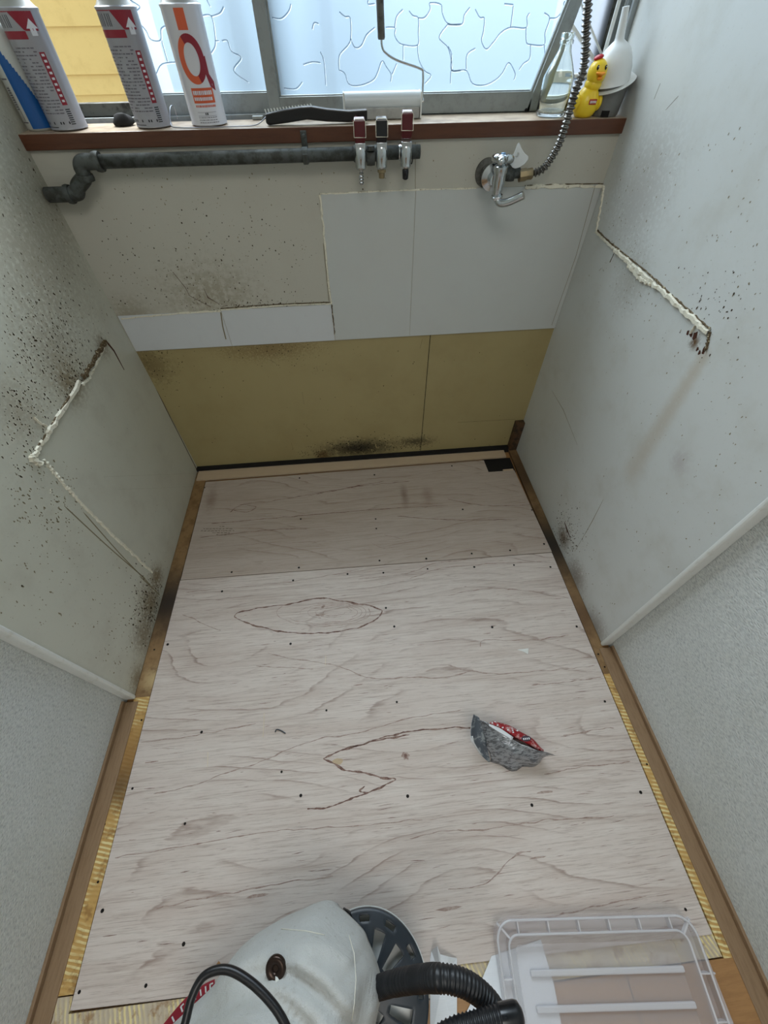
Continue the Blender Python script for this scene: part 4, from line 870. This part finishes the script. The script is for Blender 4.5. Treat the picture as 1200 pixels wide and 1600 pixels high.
Bt = [G(766, 1192, .0), G(780, 1198, .0), G(806, 1203, .0), G(828, 1199, .0), G(840, 1192, .003)]
quadgrid([T, Mi, Bt], m_foil, 'foil_front', .0075)
quadgrid([[G(740, 1116, .078), G(736, 1136, .066), G(737, 1154, .050), G(750, 1178, .018), G(763, 1191, .001)], [G(744, 1118, .072), G(745, 1138, .052), G(749, 1158, .034), G(757, 1178, .012), G(764, 1191, .001)], [G(749, 1121, .070), G(755, 1142, .050), G(759, 1158, .036), G(763, 1178, .016), G(766, 1191, .001)]], m_foil_d, 'foil_side', .001)
quadgrid([[G(735, 1150, .053), G(736, 1158, .046), G(741, 1165, .036), G(750, 1179, .018)], [G(739, 1150, .054), G(741, 1160, .045), G(746, 1169, .034), G(753, 1180, .018)]], m_fwhite, 'white_edge', .0005)
T2 = [G(766, 1129, .070), G(780, 1133, .069), G(802, 1146, .065), G(828, 1160, .058), G(850, 1172, .050)]
T3 = [G(772, 1127, .062), G(792, 1132, .060), G(812, 1142, .056), G(832, 1154, .050), G(848, 1171, .044)]
T4 = [G(782, 1150, .0), G(800, 1154, .0), G(818, 1160, .0), G(834, 1170, .0), G(846, 1180, .0)]
quadgrid([T3, T4], m_fred, 'printed_back', .001, label='red printed foil side')
quadgrid([T3, T2, [p + V((-.002, -.004, -.004)) for p in T2]], m_fred, 'printed_flap', .001, label='red printed foil flap')
g = MB()
for i in range(9):
    for j in range(3):
        if (i + j) % 2 == 0: p = T3[0].lerp(T3[2], (i + .5) / 9).lerp(T2[0].lerp(T2[2], (i + .5) / 9), (j + .5) / 3); g.obox(p + V((0, 0, .0016)), (.0017, 0, 0), (0, .0013, 0), (0, 0, .0002))
g.build('white_checks', m_fwhite, sc)
quadgrid([[G(764, 1131, .071), G(782, 1138, .069), G(802, 1152, .065)], [G(764, 1134, .071), G(780, 1144, .069), G(800, 1156, .065)]], m_fwhite, 'white_edge', .0004)
g = MB(); p = G(822, 1154, .0605); g.lathe([(0, 0), (.011, 0), (.011, .0008), (0, .0008)], p, (.1, -.1, 1), 20)
for i, v in enumerate(g.v): g.v[i] = (v[0], p.y + (v[1] - p.y) * .5, v[2])
g.build('dark_oval', M('dark_oval_print', srgb(70, 54, 66), .4), sc)
g = MB()
for i in range(4): g.obox(p + V((-.006 + i * .004, -.0005, .0016)), (.0011, 0, 0), (0, .0018, 0), (0, 0, .0002))
g.build('lettering', m_fwhite, sc)

# ------------------------------------------------------------------ foreground: cloth bag, basket, hose, papers, lid
m_cloth = Mat('light_grey_canvas', srgb(196, 198, 196), .85, 0, .2); m_cloth.mottle(7, srgb(178, 178, 170), .4, .7, .6); m_cloth.mottle(120, srgb(160, 158, 150), .58, .7, .4)
m_cloth.bump(m_cloth.math('ADD', m_cloth.noise(700, 2), m_cloth.math('MULTIPLY', m_cloth.noise(22, 4, .6, None, 1.2), 4)), .5, .0025)
ZB = .15
bcx, bcy = G(572, 1556, .11).x, G(572, 1556, .11).y
out = [(232, 1640), (268, 1602), (300, 1572), (335, 1538), (352, 1512), (372, 1485), (400, 1460), (435, 1440), (468, 1424), (492, 1413), (512, 1410), (530, 1419), (550, 1435), (568, 1455), (576, 1474), (586, 1495), (594, 1520), (597, 1548), (592, 1575), (586, 1605), (575, 1650), (540, 1710), (470, 1740), (380, 1745), (290, 1720)]
oc_ = smooth_path([G(a, b, ZB) for a, b in out + [out[0]]], 4)[:-1]; cen = G(450, 1600, ZB); nr = 26
bagroot = empty('canvas_bag', (cen.x, cen.y, 0), 'light grey canvas bag with a brown metal eyelet slumped at the bottom edge', 'bag')
g = MB(); n = len(oc_); H = .15; vs = []
def bagz(s, x, y):
    f = math.sqrt(max(0, 1 - s ** 2.3)); return ZB + H * f
ridges = [([(335, 1548), (400, 1528), (450, 1532), (500, 1560), (540, 1600)], -.012, .010), ([(300, 1600), (370, 1566), (430, 1575), (480, 1620)], -.013, .012), ([(500, 1418), (528, 1446), (552, 1478), (560, 1500)], -.014, .008), ([(440, 1452), (480, 1462), (520, 1452)], -.006, .006),
          ([(380, 1490), (440, 1466), (500, 1470), (545, 1490)], .008, .010), ([(545, 1470), (556, 1520), (552, 1600)], .005, .006), ([(588, 1510), (575, 1560), (560, 1610)], -.018, .014), ([(470, 1500), (510, 1530), (540, 1580)], .005, .012), ([(560, 1455), (575, 1485)], .004, .006)]
RG = [(smooth_path([G(a, b, .24) for a, b in p], 6), am, w) for p, am, w in ridges]
def fold(x, y):
    d = 0
    for P, am, w in RG:
        m_ = min((q.x - x) ** 2 + (q.y - y) ** 2 for q in P); d += am * math.exp(-m_ / (w * w))
    return d
for k in range(nr + 1):
    s = k / nr
    for p in oc_:
        x = cen.x + (p.x - cen.x) * s; y = cen.y + (p.y - cen.y) * s
        z = bagz(s, x, y); sx, sy = x, y
        # look up folds at the place on the z=.24 plane the point projects to
        t = (CC.z - .24) / (CC.z - z); fx, fy_ = CC.x + (x - CC.x) * t, CC.y + (y - CC.y) * t
        z += 1.7 * fold(fx, fy_) * (1 - s ** 6) + mn.noise(V((x * 14, y * 14, 3))) * .008 * (1 - s ** 4)
        vs.append((x, y, z))
for k, (zz, sc_) in enumerate(((.12, .995), (.08, .95), (.04, .90), (.0015, .84))):
    for p in oc_: vs.append((cen.x + (p.x - cen.x) * sc_ + mn.noise(V((p.x * 20, p.y * 20, k))) * .006, cen.y + (p.y - cen.y) * sc_, zz))
for i_, v_ in enumerate(vs):
    if (v_[0] - bcx) ** 2 + (v_[1] - bcy) ** 2 < .112 ** 2 and v_[2] < .135: vs[i_] = (v_[0], v_[1], .135)
rows = nr + 5; fs = []
for k in range(rows - 1):
    for i in range(n): fs.append((k * n + i, k * n + (i + 1) % n, (k + 1) * n + (i + 1) % n, (k + 1) * n + i))
fs.append(tuple((rows - 1) * n + i for i in range(n)))
g.add(vs, fs); bag = g.build('bag_cloth', m_cloth, bagroot, True)
bpy.context.view_layer.update()
def bag_hit(px, py):
    d = (CR @ Vector(((px - 600) / F_PX, -(py - 800) / F_PX, -1))).normalized(); loc0 = bag.matrix_world.inverted() @ CC
    ok, loc, nor, _ = bag.ray_cast(loc0, d); return (bag.matrix_world @ loc, nor) if ok else (G(px, py, .25), Vector((0, 0, 1)))
p, nrm_ = bag_hit(433, 1508)
g = MB(); g.lathe([(.0035, .0005), (.0045, .003), (.0095, .0042), (.0125, .0035), (.0135, .001), (.0135, -.002)], p + nrm_ * .004, (nrm_ + V((0, 0, 1))).normalized(), 28); g.build('eyelet', M('dark_bronze_eyelet', srgb(62, 50, 44), .3, .8), bagroot, 60)
g = MB(); g.tube([p + V((.000, -.012, .0035)), bag_hit(437, 1528)[0] + V((0, 0, .001))], [.004, .002], 8); g.build('eyelet_tab', m_white_trim, bagroot, True)
# stitched seams on the bag
g = MB()
for line in ([(545, 1462), (553, 1490), (556, 1530), (553, 1570), (549, 1598)], [(440, 1452), (478, 1455), (510, 1462)]):
    P = []
    for a, b in zip(line, line[1:]):
        for i in range(10): q, nn_ = bag_hit(a[0] + (b[0] - a[0]) * i / 10, a[1] + (b[1] - a[1]) * i / 10); P.append(q + nn_ * .0004)
    g.tube(P, .0007, 6)
g.build('stitching', M('pale_thread', srgb(214, 212, 200), .8), bagroot, True)
# red tape with white lettering along the left edge
m_tape = M('red_woven_tape', srgb(146, 22, 40), .6)
g = MB(); A = [G(255, 1612, .10), G(290, 1570, .10), G(318, 1548, .10), G(336, 1539, .10)]; P = smooth_path(A, 6); g.ribbon(P, .013, (0, 0, 1), .0006)
rt = random.Random(2)
for i in range(1, len(P) - 2):
    if i % 2 == 0: continue
    d = (P[i + 1] - P[i]).normalized(); sd = V((-d.y, d.x, 0)); q = P[i]
    g.bar(q - sd * .0035 + V((0, 0, .001)), q + sd * .0035 + V((0, 0, .001)), .002, .0006, (0, 0, 1), 1)
    if rt.random() < .6: g.bar(q + sd * .003 + V((0, 0, .001)), q + sd * .003 + d * .0045 + V((0, 0, .001)), .0018, .0006, (0, 0, 1), 1)
g.build('brand_tape', [m_tape, m_white_trim], bagroot, label='red tape with white lettering')
# black cord looping over the bag
zk = .34
cd = MB(); cd.tube(smooth_path([G(278, 1640, zk), G(290, 1596, zk), G(300, 1558, zk), G(316, 1528, zk), G(338, 1516, zk), G(362, 1517, zk), G(392, 1535, zk), G(420, 1562, zk), G(440, 1590, zk), G(456, 1625, zk)], 8), .0047, 12)
cd.build('cord', M('black_rubber_cord', srgb(14, 14, 18), .35), smooth=True, label='black cord arching over the grey canvas bag', cat='cord')

# round slotted basket
m_navy = M('dark_blue_grey_plastic', srgb(30, 38, 46), .4, 0, (30, srgb(42, 50, 58), .4, .7, .5))
ZK = .11; bc = G(572, 1556, ZK); RB = (G(670, 1559, ZK) - bc).length
bk = empty('slotted_basket', (bc.x, bc.y, 0), 'round dark blue slotted plastic basket between the canvas bag and the black hose', 'basket')
g = MB(); seg = 96; rings = [.0, .10, .18, .28, .34, .40, .46, .52, .58, .64, .70, .76, .80, .84, .88, .92, .96, 1.0]
def bz(s): return ZK + .012 * (1 - s ** 2.2)
bv = []; 
for s in rings:
    for i in range(seg):
        t = 2 * math.pi * i / seg; bv.append((bc.x + RB * s * math.cos(t), bc.y + RB * s * math.sin(t), bz(s)))
bf = []
for k in range(len(rings) - 1):
    sm = (rings[k] + rings[k + 1]) / 2
    for i in range(seg):
        ph = (i % 8)
        if .40 < sm < .76 and ph in (0, 1, 2, 3): continue
        if .84 < sm < .92 and ((i + 2) % 8) in (0, 1, 2): continue
        if .18 < sm < .34 and (i % 16) in (0, 1, 2, 3, 4, 5): continue
        bf.append((k * seg + i, k * seg + (i + 1) % seg, (k + 1) * seg + (i + 1) % seg, (k + 1) * seg + i))
g.add(bv, bf)
base = len(g.v); g.add([(bc.x + RB * r_ * math.cos(2 * math.pi * i / seg), bc.y + RB * r_ * math.sin(2 * math.pi * i / seg), z) for r_, z in ((1.0, ZK), (1.0, ZK - .015), (.90, .002)) for i in range(seg)],
    [(k * seg + i, k * seg + (i + 1) % seg, (k + 1) * seg + (i + 1) % seg, (k + 1) * seg + i) for k in range(2) for i in range(seg)])
o = g.build('basket_shell', m_navy, bk, 40); md = o.modifiers.new('thick', 'SOLIDIFY'); md.thickness = .005; md.offset = -1; o.modifiers.new('bev', 'BEVEL').width = .0012
g = MB(); g.lathe([(RB * .99, ZK - .022), (RB * 1.012, ZK - .021), (RB * 1.015, ZK - .015), (RB * .99, ZK - .015)], (bc.x, bc.y, 0), NF, 64); g.build('white_rim', m_white_trim, bk, 40)
g = MB(); g.tube([G(534, 1424, ZK), G(542, 1431, ZK), G(549, 1440, ZK)], [.006, .008, .005], 10); g.build('clip', m_blk, bk, True)
g = MB(); g.lathe([(0, ZK - .03), (RB * .82, ZK - .034), (RB * .88, ZK - .04)], (bc.x, bc.y, 0), NF, 40)
for i, v in enumerate(g.v): g.v[i] = (v[0], v[1], v[2] + mn.noise(V(v) * 30) * .012)
m_wpaper = Mat('white_paper', srgb(226, 230, 234), .7); m_wpaper.bump(m_wpaper.noise(1, 2, .5, m_wpaper.pos((10, 500, 10))), .4, .001)
g.build('white_lining', m_wpaper, bk, True)

# black ribbed hose
m_hose = M('black_ribbed_hose', srgb(24, 26, 30), .42)
zh = .30; vh = empty('ribbed_hose', tuple(G(700, 1540, zh)), 'black ribbed vacuum hose arching from the canvas bag to a cuff at the bottom edge', 'hose')
def hose_path(pts, r, amp, pitch, name, mat, parent):
    P = smooth_path(pts, 40); dd = [0.]
    for a, b in zip(P, P[1:]): dd.append(dd[-1] + (b - a).length)
    g = MB(); g.tube(P, [r + amp * (max(-.3, math.sin(d * 2 * math.pi / pitch))) for d in dd], 20); return g.build(name, mat, parent, True)
hr = (G(700, 1505, zh) - G(700, 1552, zh)).length / 2
hose_path([G(572, 1550, .150), G(586, 1545, .165), G(612, 1537, .205), G(650, 1530, .265), G(685, 1528, zh + .01), G(722, 1535, zh + .01), G(752, 1554, zh), G(775, 1582, zh - .01), G(790, 1625, zh - .03), G(795, 1680, zh - .08)], hr, .0010, .0046, 'hose_arch', m_hose, vh)
hose_path([G(640, 1660, zh + .02), G(700, 1618, zh + .03), G(740, 1604, zh + .03), G(775, 1594, zh + .03), G(792, 1589, zh + .03)], hr * .92, .0010, .0046, 'hose_tail', m_hose, vh)
a, b = G(782, 1592, zh + .03), G(806, 1588, zh + .03); g = MB(); g.tube([a, b, b + (b - a) * .25, b + (b - a) * .45], [hr * 1.02, hr * 1.05, hr * .95, hr * .5], 24); g.build('hose_cuff', m_blk, vh, 50)

# white papers
def paper(px, z, name, label, par=None):
    g = MB(); P = [G(a, b, zz) for a, b, zz in px]; n = len(P); c = sum(P, V((0, 0, 0))) / n + V((0, 0, .004))
    g.add([c] + P, [(0, 1 + i, 1 + (i + 1) % n) for i in range(n)]); o = g.build(name, m_wpaper, par, label=label, cat='paper')
    o.modifiers.new('thick', 'SOLIDIFY').thickness = .0004; return o
paper([(672, 1498, .004), (674, 1486, .006), (683, 1478, .03), (688, 1491, .02), (702, 1495, .012), (714, 1497, .002), (714, 1560, .002), (714, 1640, .002), (672, 1640, .002), (672, 1560, .002)], 0, 'paper_sheet', 'crumpled white paper sheet under the hose beside the slotted basket')
paper([(768, 1494, .002), (845, 1468, .0024), (866, 1540, .0024), (888, 1660, .0024), (700, 1660, .002), (716, 1606, .002), (745, 1550, .002)], 0, 'paper_sheet', 'white paper sheet partly under the clear plastic lid')
# clear plastic lid lying face down
m_lid = Mat('clear_cloudy_plastic', srgb(222, 220, 224), .22); N_, L_ = m_lid.N, m_lid.L
tr = N_.new('ShaderNodeBsdfTransparent'); tr.inputs[0].default_value = (.97, .965, .97, 1); mx = N_.new('ShaderNodeMixShader'); mx.inputs[0].default_value = .66
L_.new(m_lid.b.outputs[0], mx.inputs[1]); L_.new(tr.outputs[0], mx.inputs[2]); L_.new(mx.outputs[0], N_['Material Output'].inputs[0])
m_lid2 = Mat('cloudy_plastic_edge', srgb(226, 226, 230), .22); N_, L_ = m_lid2.N, m_lid2.L
tr = N_.new('ShaderNodeBsdfTransparent'); mx = N_.new('ShaderNodeMixShader'); mx.inputs[0].default_value = .45
L_.new(m_lid2.b.outputs[0], mx.inputs[1]); L_.new(tr.outputs[0], mx.inputs[2]); L_.new(mx.outputs[0], N_['Material Output'].inputs[0])
zl = .030
ldr = empty('box_lid', tuple(G(940, 1520)), 'translucent plastic storage box lid lying at the bottom right corner of the floor', 'lid')
tl, tr_ = G(771, 1436, zl), G(1080, 1427, zl); ex = (tr_ - tl); wdt = ex.length; ex.normalize(); ey = V((ex.y, -ex.x, 0))
if ey.y > 0: ey = -ey
def lp(u, v, z): q = tl + ex * u + ey * v; return V((q.x, q.y, z))
D = .34; rc = .030
def rr_loop(ins, z, k=8):
    P = []; r_ = max(rc - ins * .6, .008)
    for cu, cv, a0 in ((ins + r_, ins + r_, math.pi), (wdt - ins - r_, ins + r_, 1.5 * math.pi), (wdt - ins - r_, D - ins - r_, 0), (ins + r_, D - ins - r_, .5 * math.pi)):
        for i in range(k + 1):
            a = a0 + i / k * math.pi / 2; P.append((cu + r_ * math.cos(a), cv + r_ * math.sin(a)))
    out_ = []
    for u, v in P:
        out_.append(lp(u, v, z))
    return out_
def ring(mb, l0, l1):
    n = len(l0); mb.add(l0 + l1, [(i, (i + 1) % n, n + (i + 1) % n, n + i) for i in range(n)])
def bulge(loop):
    res = []
    for q in loop:
        d = q - tl; u, v = d.dot(ex), d.dot(ey)
        if u > wdt * .6: q = q + ex * (.014 * max(0., min(1., (v - .06) / .03)))
        res.append(q)
    return res
g = MB(); ring(g, bulge(rr_loop(0, .002)), bulge(rr_loop(0, zl))); ring(g, bulge(rr_loop(0, zl)), rr_loop(.004, zl)); ring(g, rr_loop(.004, zl), rr_loop(.005, .016)); ring(g, rr_loop(.005, .016), rr_loop(.018, .016)); ring(g, rr_loop(.018, .016), rr_loop(.019, zl)); ring(g, rr_loop(.019, zl), rr_loop(.022, zl)); ring(g, rr_loop(.022, zl), rr_loop(.036, .006))
g.build('lid_rim', m_lid, ldr, 30)
g = MB(); g.add(rr_loop(.036, .006), [tuple(range(len(rr_loop(.04, .006))))]); g.build('lid_panel', m_lid, ldr)
g = MB(); k = 8
for i in range(6): u = .042 + .0545 * i; g.bar(lp(u, .003, .023), lp(u, .019, .023), .0022, .013)
for i in range(1, 6): v = .02 + .052 * i; g.bar(lp(wdt - .003 + .008, v, .023), lp(wdt - .019, v, .023), .0022, .013); g.bar(lp(.003, v, .023), lp(.019, v, .023), .0022, .013)
g.bar(lp(.006, .006, .026), lp(.026, .026, .026), .003, .008); g.bar(lp(wdt - .006, .006, .026), lp(wdt - .026, .026, .026), .003, .008)
for l in (rr_loop(.0025, zl), rr_loop(.0205, zl)): g.tube(l + [l[0]], .0018, 8, cap=False)
g.build('lid_ribs', m_lid2, ldr, 40)
for v in (.070, .110, .150, .19, .23): g = MB(); g.bar(lp(.055, v, .008), lp(wdt - .035, v, .008), .0085, .006); g.build('panel_rib', m_lid2, ldr, bevel=.002)
